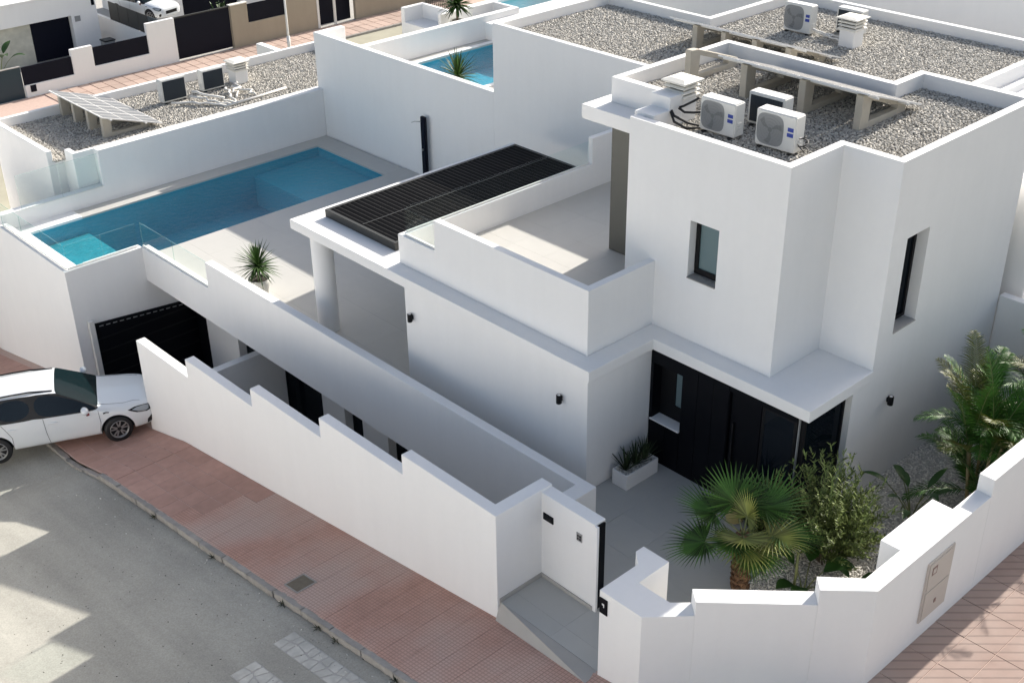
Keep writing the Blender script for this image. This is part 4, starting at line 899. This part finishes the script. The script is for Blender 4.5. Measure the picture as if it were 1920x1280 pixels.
for i, yy in enumerate((-.28, 0.02, .30)):
    t = thing('sword_plant', ['sword leaved plant nearest the patio in the white planter box', 'middle sword leaved plant of the white planter box', 'sword leaved plant nearest the black wall in the planter box'][i], 'plant', (0.38, 1.17+yy, .31), 0, 'sword leaved plants in the white planter')
    rosette('foliage', 'snake', t, (0, 0, 0), 30, .56, .020, random.Random(50+i), el=(38, 88), droop=(0, .25))

# ------------------------------------------------------------------ car
def build_car(label, loc, rot, steer, group):
    t = thing('parked_car', label, 'car', (0, 0, 0), 0, group)
    ST = [(2.20, [(.50, .27), (.60, .33), (.66, .47), (.66, .57), (.62, .66), (.52, .715), (.26, .735), (0, .74)]),
          (2.10, [(.60, .21), (.72, .28), (.775, .46), (.775, .62), (.74, .75), (.62, .80), (.31, .825), (0, .83)]),
          (1.85, [(.70, .19), (.83, .27), (.87, .48), (.87, .67), (.82, .825), (.69, .865), (.35, .895), (0, .90)]),
          (1.40, [(.72, .19), (.87, .27), (.90, .48), (.897, .70), (.84, .86), (.70, .905), (.36, .94), (0, .95)]),
          (0.98, [(.72, .19), (.87, .27), (.895, .48), (.89, .72), (.855, .90), (.76, .955), (.38, 1.005), (0, 1.015)]),
          (0.14, [(.72, .19), (.87, .27), (.893, .48), (.888, .73), (.85, .93), (.63, 1.41), (.34, 1.475), (0, 1.49)]),
          (-0.40, [(.72, .19), (.87, .27), (.893, .48), (.888, .74), (.85, .945), (.63, 1.455), (.34, 1.51), (0, 1.52)]),
          (-1.25, [(.72, .19), (.87, .27), (.90, .48), (.893, .75), (.85, .965), (.615, 1.445), (.33, 1.505), (0, 1.515)]),
          (-1.90, [(.72, .20), (.86, .28), (.89, .50), (.88, .76), (.825, .98), (.585, 1.38), (.31, 1.45), (0, 1.465)]),
          (-2.20, [(.66, .24), (.78, .32), (.82, .52), (.81, .77), (.765, .985), (.60, 1.06), (.32, 1.09), (0, 1.10)]),
          (-2.32, [(.56, .30), (.68, .36), (.73, .52), (.73, .76), (.69, .92), (.55, .96), (.30, .975), (0, .98)])]
    bm = bmesh.new(); rows = []
    for x, pr in ST:
        L = [bm.verts.new((x, -y, z)) for y, z in pr]; Rr = [bm.verts.new((x, y, z)) for y, z in pr[:-1]]
        rows.append(L+Rr[::-1])          # right side (-y) ... centre ... left side
    n = 15; faces = {}
    for i in range(len(rows)-1):
        for k in range(n-1): faces[i, k] = bm.faces.new((rows[i][k], rows[i][k+1], rows[i+1][k+1], rows[i+1][k]))
        bm.faces.new((rows[i][0], rows[i+1][0], rows[i+1][n-1], rows[i][n-1]))
    bm.faces.new(rows[0][::-1]); bm.faces.new(rows[-1])
    bmesh.ops.recalc_face_normals(bm, faces=bm.faces)
    for f_ in bm.faces: f_.material_index = 0
    cr = bm.edges.layers.float.new('crease_edge')
    def region(keys, mi, ring, th):
        fs = [faces[k] for k in keys]; res = bmesh.ops.inset_region(bm, faces=fs, thickness=th, depth=0, use_even_offset=True)
        for f_ in res['faces']: f_.material_index = ring
        for f_ in fs: f_.material_index = mi
        st = set(fs); rs = set(res['faces'])
        for f_ in fs:
            for e_ in f_.edges:
                if not all(q in st for q in e_.link_faces): e_[cr] = 1.0
        for f_ in rs:
            for e_ in f_.edges:
                if not all(q in st or q in rs for q in e_.link_faces): e_[cr] = max(e_[cr], 0.75)
    region([(4, 5), (4, 6), (4, 7), (4, 8)], 2, 2, .02)          # windscreen
    region([(8, 5), (8, 6), (8, 7), (8, 8)], 3, 0, .05)           # rear window
    for k in (4, 9):
        region([(4, k), (5, k)], 1, 4, .020); region([(6, k)], 1, 4, .020); region([(7, k)], 1, 4, .05)
    me = bpy.data.meshes.new('car_shell'); bm.to_mesh(me); bm.free()
    tmp = bpy.data.objects.new('car_shell', me); C.objects.link(tmp)
    for k in ('paint', 'carglass', 'windshield', 'carglass', 'darkframe'): me.materials.append(M_[k])
    sb = tmp.modifiers.new('s', 'SUBSURF'); sb.levels = 2; sb.render_levels = 2
    cuts = []
    for ax in (1.33, -1.31):
        for sy in (-1, 1):
            cb = bmesh.new(); bmesh.ops.create_cone(cb, cap_ends=True, segments=40, radius1=.375, radius2=.375, depth=.5, matrix=Matrix.Translation((ax, sy*.86, .335)) @ Matrix.Rotation(R(90), 4, 'X'))
            cm = bpy.data.meshes.new('c'); cb.to_mesh(cm); cb.free(); cm.materials.append(M_['rimdark']); c_ = bpy.data.objects.new('c', cm); C.objects.link(c_); cuts.append(c_)
            bo = tmp.modifiers.new('b', 'BOOLEAN'); bo.operation = 'DIFFERENCE'; bo.object = c_; bo.solver = 'EXACT'; bo.material_mode = 'TRANSFER'
    dg = bpy.context.evaluated_depsgraph_get(); ev = tmp.evaluated_get(dg).to_mesh()
    bm = bmesh.new(); bm.from_mesh(ev); mats = [m_.name if m_ else '' for m_ in tmp.evaluated_get(dg).data.materials]
    verts_all = [v.co.copy() for v in bm.verts]
    def part(name, pred, m):
        b2 = bmesh.new(); vm = {}
        for f_ in bm.faces:
            if pred(f_):
                try: b2.faces.new([vm.setdefault(v.index, None) or vm.__setitem__(v.index, b2.verts.new(v.co)) or vm[v.index] for v in f_.verts])
                except ValueError: pass
        if not b2.faces: b2.free(); return None
        o = from_bm(name, b2, m, t, True); return o
    bm.verts.index_update()
    nm = lambda f_: mats[f_.material_index] if f_.material_index < len(mats) else ''
    part('body', lambda f_: nm(f_) == 'white_car_paint', 'paint')
    part('wheel_well', lambda f_: nm(f_) == 'dark_wheel_well', 'rimdark')
    part('windscreen', lambda f_: nm(f_) == 'windscreen_glass', 'windshield')
    part('window_trim', lambda f_: nm(f_) == 'black_aluminium', 'darkframe')
    for sgn in (-1, 1):
        for a, b in ((-.40, 2), (-1.25, -.40), (-1.95, -1.25)):
            part('side_window', lambda f_: nm(f_) == 'tinted_car_glass' and f_.calc_center_median().y*sgn > .35 and a < f_.calc_center_median().x <= b and f_.calc_center_median().x > -1.92, 'carglass')
    part('rear_window', lambda f_: nm(f_) == 'tinted_car_glass' and f_.calc_center_median().x <= -1.85 and abs(f_.calc_center_median().y) < .6, 'carglass')
    bm.free()
    # surface lookup on the side for seams and fittings
    from mathutils.bvhtree import BVHTree
    bv = BVHTree.FromPolygons([v.co.copy() for v in ev.vertices], [tuple(p.vertices) for p in ev.polygons])
    def on_side(x, z, sy=-1):
        h = bv.ray_cast(Vector((x, sy*2, z)), Vector((0, -sy, 0))); return h[0] if h[0] else Vector((x, sy*.88, z))
    def on_top(x, y):
        h = bv.ray_cast(Vector((x, y, 3)), Vector((0, 0, -1))); return h[0]
    for sy in (-1, 1):
        for xs in ([(.97, .88), (.985, .6), (.93, .30)], [(-.22, .93), (-.20, .6), (-.16, .28)], [(-1.12, .95), (-1.0, .75), (-.93, .60), (-.94, .28)]):
            pts = []
            for (a, za), (b, zb) in zip(xs, xs[1:]):
                for i in range(6): u = i/5; pts.append(on_side(a+(b-a)*u, za+(zb-za)*u, sy)+Vector((0, sy*.001, 0)))
            tube_obj('door_seam', pts, .005, 'darkframe', t, 5)
        for hx in (-.02, -.92):
            p = on_side(hx, .80, sy); bm2 = bmesh.new(); bmesh.ops.create_uvsphere(bm2, u_segments=14, v_segments=8, radius=1, matrix=Matrix.Translation(p+Vector((0, sy*.012, 0))) @ Matrix.Diagonal((.105, .022, .022, 1))); from_bm('door_handle', bm2, 'paint', t, True)
        # mirror
        bm2 = bmesh.new(); bmesh.ops.create_uvsphere(bm2, u_segments=18, v_segments=12, radius=1, matrix=Matrix.Translation((.70, sy*1.0, 1.02)) @ Matrix.Rotation(R(-12*sy), 4, 'Z') @ Matrix.Diagonal((.085, .125, .085, 1))); mi = from_bm('mirror', bm2, 'paint', t, True)
        tube_obj('mirror_foot', [(.72, sy*.84, .93), (.71, sy*.93, .96)], .028, 'darkframe', mi, 8)
        if sy < 0: tube_obj('mirror_strap', [(.74, sy*.97, .95), (.76, sy*.93, .87), (.73, sy*.92, .86), (.72, sy*.95, .93)], .028, 'red', mi, 6)
        # roof rail
        rail = [on_top(xx, sy*.545)+Vector((0, 0, .030 if -1.75 < xx < -.05 else .004)) for xx in (.08, -.02, -.4, -.8, -1.2, -1.6, -1.75, -1.86)]
        tube_obj('roof_rail', rail, .020, 'darkframe', t, 8)
        # fender vent, headlight, intake
        pts = [on_side(1.07, .80, sy)+Vector((0, sy*.004, 0)), on_side(1.13, .815, sy)+Vector((0, sy*.006, 0)), on_side(1.2, .80, sy)+Vector((0, sy*.004, 0))]; tube_obj('fender_vent', pts, .016, 'darkframe', t, 6, .010)
        def patch(name, outline, m, off, parent):
            vs = []
            for (yy, zz_) in outline:
                h = bv.ray_cast(Vector((3.2, sy*yy*1.45, zz_+.25)), Vector((-1, -sy*.28*yy/.7, -.16)).normalized()); q = h[0] if h[0] else Vector((2.0, sy*yy, zz_)); nn = h[1] if h[1] else Vector((1, 0, 0)); vs.append(q+nn*off)
            c_ = sum(vs, Vector())/len(vs); b3 = bmesh.new(); cc = b3.verts.new(c_+Vector((.012, sy*.012, .010))); ring = [b3.verts.new(q) for q in vs]
            for i in range(len(ring)): b3.faces.new((cc, ring[i], ring[(i+1) % len(ring)]))
            bmesh.ops.recalc_face_normals(b3, faces=b3.faces); return from_bm(name, b3, m, parent)
        H = []
        def side_pts(lst): return [on_side(x_, z_, sy) for x_, z_ in lst]
        hp = side_pts([(1.60, .76), (1.80, .67), (2.02, .63), (2.11, .65), (2.12, .735), (1.95, .79), (1.76, .80)])
        def fill(name, pts_, m, off, parent):
            c_ = sum(pts_, Vector())/len(pts_); b3 = bmesh.new(); K = 5; rings = []
            for k in range(1, K+1):
                row = []
                for i, q in enumerate(pts_):
                    for u in (0, .5):
                        w_ = q.lerp(pts_[(i+1) % len(pts_)], u); w_ = c_.lerp(w_, k/K); h = bv.find_nearest(w_); nn = h[1]
                        if nn.dot(Vector((.4, sy, .2))) < 0: nn = -nn
                        row.append(b3.verts.new(h[0]+nn*off))
                rings.append(row)
            h = bv.find_nearest(c_); nn = h[1] if h[1].dot(Vector((.4, sy, .2))) > 0 else -h[1]; cc = b3.verts.new(h[0]+nn*off); n_ = len(rings[0])
            for i in range(n_): b3.faces.new((cc, rings[0][i], rings[0][(i+1) % n_]))
            for k in range(K-1):
                for i in range(n_): b3.faces.new((rings[k][i], rings[k+1][i], rings[k+1][(i+1) % n_], rings[k][(i+1) % n_]))
            bmesh.ops.recalc_face_normals(b3, faces=b3.faces); return from_bm(name, b3, m, parent, True)
        hl = fill('headlight', hp, 'darkframe', .006, t); cen = sum(hp, Vector())/len(hp); fill('lens', [cen+(q-cen)*.70 for q in hp], 'lamp', .014, hl)
        fill('bumper_intake', side_pts([(1.98, .30), (2.08, .33), (2.13, .46), (2.09, .50), (2.0, .42)]), 'darkframe', .008, t)
    gr = []
    for yy in (-.42, -.2, 0, .2, .42): gr.append(yy)
    b3 = bmesh.new()
    def front(y, z): h = bv.ray_cast(Vector((4, y, z)), Vector((-1, 0, 0))); return (h[0] or Vector((2.2, y, z)))+Vector((.006, 0, 0))
    a = [b3.verts.new(front(y, .60)) for y in gr]; b = [b3.verts.new(front(y, .42)) for y in gr]
    for i in range(4): b3.faces.new((a[i], a[i+1], b[i+1], b[i]))
    bmesh.ops.recalc_face_normals(b3, faces=b3.faces); from_bm('front_grille', b3, 'darkframe', t)
    # bonnet seam
    tube_obj('bonnet_seam', [on_top(xx, -.69*(1 if xx < 1.7 else .9))+Vector((0, 0, .001)) for xx in (.95, 1.15, 1.35, 1.55, 1.75, 1.9)], .004, 'darkframe', t, 4)
    tube_obj('bonnet_seam', [on_top(xx, .69*(1 if xx < 1.7 else .9))+Vector((0, 0, .001)) for xx in (.95, 1.15, 1.35, 1.55, 1.75, 1.9)], .004, 'darkframe', t, 4)
    # sill strip and wheels
    for o_ in cuts+[tmp]: pass
    def wheel(ax, sy, st):
        w = bpy.data.objects.new('wheel', None); C.objects.link(w); w.parent = t; w.location = (ax, sy*.785, .325); w.rotation_euler = (0, 0, st)
        prof = [(.205, -.10), (.30, -.108), (.322, -.085), (.327, 0), (.322, .085), (.30, .108), (.205, .10)]
        v, f = [], []; sg = 44
        for r_, y_ in prof:
            for k in range(sg): q = 2*math.pi*k/sg; v.append((r_*math.cos(q), y_, r_*math.sin(q)))
        for i in range(len(prof)-1):
            for k in range(sg): f.append((i*sg+k, i*sg+(k+1) % sg, (i+1)*sg+(k+1) % sg, (i+1)*sg+k))
        from_data('tyre', v, f, 'black', w, True)
        b4 = bmesh.new()
        for q0 in range(5):
            for dq in (-.17, .17):
                q = 2*math.pi*q0/5+dq+.3; c_, s_ = math.cos(q), math.sin(q); tx, tz = -s_, c_
                p0, p1 = Vector((c_*.05, sy*.080, s_*.05)), Vector((math.cos(q+dq*.35)*.212, sy*.096, math.sin(q+dq*.35)*.212)); sd = Vector((tx, 0, tz)); yv = Vector((0, sy*.02, 0))
                vs = [b4.verts.new(x_) for x_ in (p0-sd*.018, p0+sd*.018, p1+sd*.013, p1-sd*.013, p0-sd*.018-yv, p0+sd*.018-yv, p1+sd*.013-yv, p1-sd*.013-yv)]
                for fi in ((0, 1, 2, 3), (7, 6, 5, 4), (0, 4, 5, 1), (1, 5, 6, 2), (2, 6, 7, 3), (3, 7, 4, 0)): b4.faces.new([vs[i_] for i_ in fi])
        bmesh.ops.recalc_face_normals(b4, faces=b4.faces); from_bm('rim_spokes', b4, 'rim', w)
        v, f = [], []
        for r_, y_ in ((.215, sy*.092), (.222, sy*.104), (.205, sy*.104), (.200, sy*.04)):
            for k in range(sg): q = 2*math.pi*k/sg; v.append((r_*math.cos(q), y_, r_*math.sin(q)))
        for i in range(3):
            for k in range(sg): f.append((i*sg+k, i*sg+(k+1) % sg, (i+1)*sg+(k+1) % sg, (i+1)*sg+k))
        from_data('rim', v, f, 'rim', w, True)
        v = [(0, sy*.035, 0)]+[(.20*math.cos(2*math.pi*k/sg), sy*.035, .20*math.sin(2*math.pi*k/sg)) for k in range(sg)]
        from_data('brake_disc', v, [(0, 1+k, 1+(k+1) % sg) for k in range(sg)], 'rimdark', w)
    for ax in (1.33, -1.31):
        for sy in (-1, 1): wheel(ax, sy, steer if ax > 0 else 0)
    for c_ in cuts: me_ = c_.data; bpy.data.objects.remove(c_)
    tmp.evaluated_get(dg).to_mesh_clear(); bpy.data.objects.remove(tmp)
    t.matrix_world = Matrix.Translation(loc) @ rot
    return t
# wheels measured at (-12.4,-4.75) front right and (-13.6,-7.25) rear right; ground normal from the street slope
head = math.atan2(-4.70+7.55, -12.42+13.75)
slope = math.atan(.03)
CS = 1.15
rot = (Matrix.Rotation(-slope, 4, 'Y') @ Matrix.Rotation(head, 4, 'Z') @ Matrix.Scale(CS, 4))
fx = Vector((math.cos(head), math.sin(head), 0)); rx_ = Vector((fx.y, -fx.x, 0))
mid = Vector((-12.46, -4.83, 0))-rx_*.775*CS-fx*1.33*CS+Vector((-.31, .36, 0))
mid.z = -2.80
car = build_car('white estate car with roof rails parked across the pavement at the driveway', mid, rot, R(14), 'white cars')
car2 = copy_tree(car); car2['label'] = 'white car parked behind the dark gate across the rear street'
car2.matrix_world = Matrix.Translation((-52.6, 17.9, -3.05)) @ Matrix.Rotation(R(15), 4, 'Z')

# ------------------------------------------------------------------ rear street and the houses across it
zb = -4.5
BS = from_data('rear_street', [(-45.0, -30, zb-.13), (-27.2, -30, zb-.13), (-22.1, 19, zb-.13), (-22.1, 90, zb-.13), (-45.0, 90, zb-.13)], [(0, 1, 2, 3, 4)], mat('pale_street', (0.36, 0.34, 0.26), .9, var=.1, scale=1.2, var2=.1, scale2=.4)); BS['kind'] = 'structure'
BP = from_data('rear_pavement', [(-47.5, -30, zb-.03), (-44.95, -30, zb-.03), (-44.95, 90, zb-.03), (-47.5, 90, zb-.03)], [(0, 1, 2, 3)], 'joint'); BP['kind'] = 'structure'
sm4 = slab_mesh(1.2, 0.62, .02, .05, 'paver_plain') if 'paver_plain' in M_ else None
M_['paver_rear'] = mat('pink_rear_slab', (0.44, 0.325, 0.27), .85, var=.08, scale=3, rand=.12)
sm4 = slab_mesh(1.22, 0.60, .02, .05, 'paver_rear')
for i in range(2):
    for j in range(44):
        o = bpy.data.objects.new('paving_slab', sm4); C.objects.link(o); o.parent = BP; o.location = (-47.45+1.24*(i+.5), 9+.62*(j+.5), zb+random.uniform(-.006, .006))
from_data('rear_ground', [(-120, -30, zb-.05), (-47.5, -30, zb-.05), (-47.5, 120, zb-.05), (-120, 120, zb-.05)], [(0, 1, 2, 3)], 'cement')['kind'] = 'structure'
RK = box('rear_kerb', (-44.95, -30, zb-.2, -44.80, 90, zb), 'kerb', None, .01); RK['kind'] = 'structure'
xb = -47.56
WF = thing('front_wall', 'white front wall with raised piers and dark infill across the rear street', 'wall', (0, 0, 0))
solid('wall_body', [(xb-.22, 8.2, zb-.6, xb, 17.0, -3.92), (xb-.22, 12.1, zb-.6, xb, 17.0, -3.74), (xb-.22, 15.3, zb-.6, xb, 17.0, -2.12), (xb-.22, 10.9, zb-.6, xb, 12.1, -2.62)], [], 'plaster', WF, .02)
box('infill_panel', (xb-.14, 8.2, -3.92, xb-.08, 10.9, -2.98), 'navy', WF, .004); box('infill_panel', (xb-.14, 12.1, -3.74, xb-.08, 15.3, -2.76), 'navy', WF, .004)
box('meter_box', (xb+.001, 8.45, -4.3, xb+.04, 8.75, -3.95), 'navy', WF, .004)
G1 = thing('gate', 'wide dark sliding gate beside the white pier across the rear street', 'gate', (0, 0, 0)); box('gate_panel', (xb-.15, 17.05, zb+.05, xb-.09, 20.5, -2.2), 'navy', G1, .004); box('gate_rail', (xb-.17, 17.02, -2.198, xb-.07, 20.52, -2.13), 'pframe', G1, .004)
G2 = thing('gate', 'dark teal gate at far left edge across the rear street', 'gate', (0, 0, 0)); box('gate_panel', (xb-.15, 5.2, zb-.7, xb-.09, 8.15, -2.95), mat('teal_gate', (.010, .03, .045), .4), G2, .004); box('gate_rail', (xb-.17, 5.2, -2.948, xb-.07, 8.17, -2.9), 'cement', G2, .004)
WB = thing('front_wall', 'beige street wall with dark window-like infill across the rear street', 'wall', (0, 0, 0))
solid('wall_body', [(xb-.25, 20.55, zb-.6, xb, 21.65, -2.14), (xb-.25, 21.65, zb-.6, xb, 24.25, -3.28), (xb-.25, 24.25, zb-.6, xb, 26.4, -1.9), (xb-.25, 29.2, zb-.6, xb, 45, -1.9)], [], 'plaster_beige', WB, .02)
box('pier_cap', (xb-.28, 20.52, -2.138, xb+.03, 21.68, -2.08), 'cream', WB, .01)
box('infill_panel', (xb-.16, 21.65, -3.28, xb-.10, 24.25, -2.25), 'navy', WB, .004)
bz = box('entrance_bay', (xb-.9, 26.4, zb-.5, xb-.6, 29.2, -1.9), 'navy', WB, .004)
solid('white_frame', [(xb-.1, 26.35, zb-.1, xb, 26.55, -2.2), (xb-.1, 27.6, zb-.1, xb, 27.75, -2.2), (xb-.1, 26.35, -2.4, xb, 29.2, -2.2)], [], 'acwhite', WB, .01)
# house A
HA = thing('house', 'white flat roofed house with black door across the rear street', 'house', (0, 0, 0))
xa = xb-5
solid('wall', [(xa-8, -4, zb-.5, xa, 15.0, -1.08)], [(xa-.5, 5.0, zb-.5, xa, 13.45, -2.26)], 'plaster', HA, .02)
box('clad_panel', (xa-.499, 5.0, zb-.5, xa-.42, 11.2, -2.262), 'stone_panel', HA, 0); box('door', (xa-.498, 11.22, zb, xa-.40, 13.44, -2.262), 'navy', HA, .003)
box('roof_edge', (xa-8.05, -4.05, -1.078, xa+.05, 15.05, -1.0), 'plaster', HA, .01)
sg = box('house_plate', (xa+.001, 13.62, -2.62, xa+.02, 13.95, -2.32), 'acgrille', HA, .002)
box('window', (xa+.002, 14.72, -1.9, xa+.02, 14.9, -1.12), 'paneglass', HA, 0)
YW = thing('yard_wall', 'white side wall with dark screen panels running back from the rear street', 'wall', (0, 0, 0))
solid('wall_body', [(xb-9, 16.1, zb-.5, xb-.23, 16.3, -3.15)], [], 'plaster', YW, .01)
for k in range(5): box('screen_panel', (xb-1.15*(k+1)-.2, 16.15, -3.14, xb-1.15*k-.26, 16.19, -2.1), mat('grey_screen', (.06, .075, .08), .4) if k == 0 else 'pframe', YW, .002)
yp = paddle('banana_plant', 'banana plant with dark leaves behind the dark fence panel', (-50.8, 8.3, zb+.4), 7, 1.2, 61, L=1.0, w=.2)
bn = thing('wheelie_bin', 'small grey bin by the white side wall behind dark infill', 'bin', (-51.0, 14.6, zb)); box('tub', (-.3, -.3, 0, .3, .3, .95), 'acgrille', bn, .03); box('lid', (-.33, -.33, .951, .33, .33, 1.02), 'darkframe', bn, .02)
HB2 = thing('house', 'beige house behind dark gate across the rear street', 'house', (0, 0, 0))
solid('wall', [(xb-14, 19.5, zb-.5, xb-5.5, 34, 0.5)], [(xb-5.9, 20.6, zb, xb-5.5, 24.5, -2.2)], 'plaster', HB2, .02); box('door', (xb-5.89, 20.62, zb, xb-5.85, 24.48, -2.22), 'navy', HB2, 0)
bush('round_shrub', 'dark green shrub behind the beige pier across the rear street', 'shrub', (xb-2.2, 21.2, zb), 2.3, .7, 130, 'yucca', 71, leafL=.13, leafw=.03)
LP = thing('street_lamp', 'slim pale street lamp pole on the rear pavement', 'street lamp', (-44.6, 22.3, zb)); tube_obj('pole', [(0, 0, 0), (0, 0, 1.2), (0, 0, 7.0)], .07, 'alu', LP, 10, .05); tube_obj('base_sleeve', [(0, 0, 0), (0, 0, .9)], .095, 'alu', LP, 10); tube_obj('lamp_arm', [(0, 0, 6.95), (.4, 0, 7.15), (1.2, 0, 7.2)], .035, 'alu', LP, 8); box('lamp_head', (1.1, -.12, 7.12, 1.75, .12, 7.2), 'acgrille', LP, .02)
# neighbouring plots past the rear pool
N4 = thing('villa', 'white terrace with pool and iron railing at top centre', 'villa', (0, 0, 0))
solid('terrace_wall', [(-30.8, 19.7, -5, -26.5, 30, 0.35), (-30.8, 19.7, .35, -30.55, 21.0, 1.0), (-28.2, 22.9, .35, -26.5, 23.1, 1.15), (-30.8, 20.8, .35, -28.0, 21.0, 1.0), (-28.2, 19.75, .35, -28.0, 23.1, 1.15)], [(-30.4, 23.4, -.6, -28.5, 29, .35)], 'plaster', N4, .02)
from_data('water', [(-30.4, 23.4, .22), (-28.5, 23.4, .22), (-28.5, 29, .22), (-30.4, 29, .22)], [(0, 1, 2, 3)], 'water', N4); from_data('basin', [(-30.39, 23.41, -.55), (-28.51, 23.41, -.55), (-28.51, 28.99, -.55), (-30.39, 28.99, -.55)], [(0, 1, 2, 3)], 'pool', N4)
bm = bmesh.new()
for k in range(16): bm_box(bm, (-30.7, 21.1+.12*k, .36, -30.66, 21.13+.12*k, 1.35))
bm_box(bm, (-30.71, 21.05, 1.35, -30.65, 23.1, 1.4)); from_bm('railing', bm, 'darkframe', N4)
pot('planter_pot', 'white pot holding leafy yucca on the terrace at top centre', (-27.4, 20.2, .36), .22, .32, .6, 'palepot')
yucca('leafy dark yucca cluster in white pot at top centre', (-27.4, 20.2, .9), 81, L=.95, n=120, th=.7, w=.055)

box('street_wall', (-34, -3.40, -7, -21.65, -3.387, 0.279), 'plaster', N1, .014)
N5 = thing('villa', 'unseen white villa added on the near side of the street to bounce sunlight', 'villa', (0, 0, 0))  # villa and garden wall outside the frame, added to bounce sunlight onto front walls
solid('wall', [(-34, -30, -6, -14.5, -17.5, 1.5), (-14, -30, -4, 3, -17.5, 3.6), (3.4, -30, -2, 13, -18.5, 5.4)], [], 'plaster', N5, .02)  # wall of the added unseen villa
solid('garden_wall', [(-34, -13.9, -6, -14.5, -13.65, -1.2), (-14.5, -13.9, -4, 3.4, -13.65, 0.8), (3.4, -13.9, -2, 13, -13.65, 2.2)], [], 'plaster', N5, .02)

# litter and weeds along the kerb
def sprinkle(name, m, rects, step, size):
    return scatter(name, rects, [], -0.146, step, size, m, None, 1.9, gz)
sprinkle('road_grit', 'kerb', [(-11, -6.35, 3, -5.96)], .17, .013)
sprinkle('road_grit', 'chip', [(-11, -6.9, 3, -5.98)], .42, .017)
sprinkle('road_grit', 'soil', [(-9, -10.5, 1, -6.0)], .55, .014)
M_['weed'] = mat('dry_green_weed', (0.035, 0.045, 0.018), .8, island=.4)
for i, wx in enumerate((-8.05, -5.35, -2.6, -1.35, -0.75, 1.1)):
    t = thing('weed', ['weed tuft in the kerb nearest the white car', 'weed tuft in the kerb between the white car and the iron cover', 'weed tuft in the kerb just below the iron cover', 'weed tuft in the kerb nearest the start of the pale crossing bar', 'weed tuft in the kerb beside the middle of the pale crossing bar', 'weed tuft in the kerb below the gate recess'][i], 'weed', (wx, -5.955, gz(wx)-.14), 0, 'weed tufts along the kerb')
    rosette('foliage', 'weed', t, (0, 0, 0), 16, .13, .009, random.Random(90+i), el=(10, 75), droop=(.2, .8))
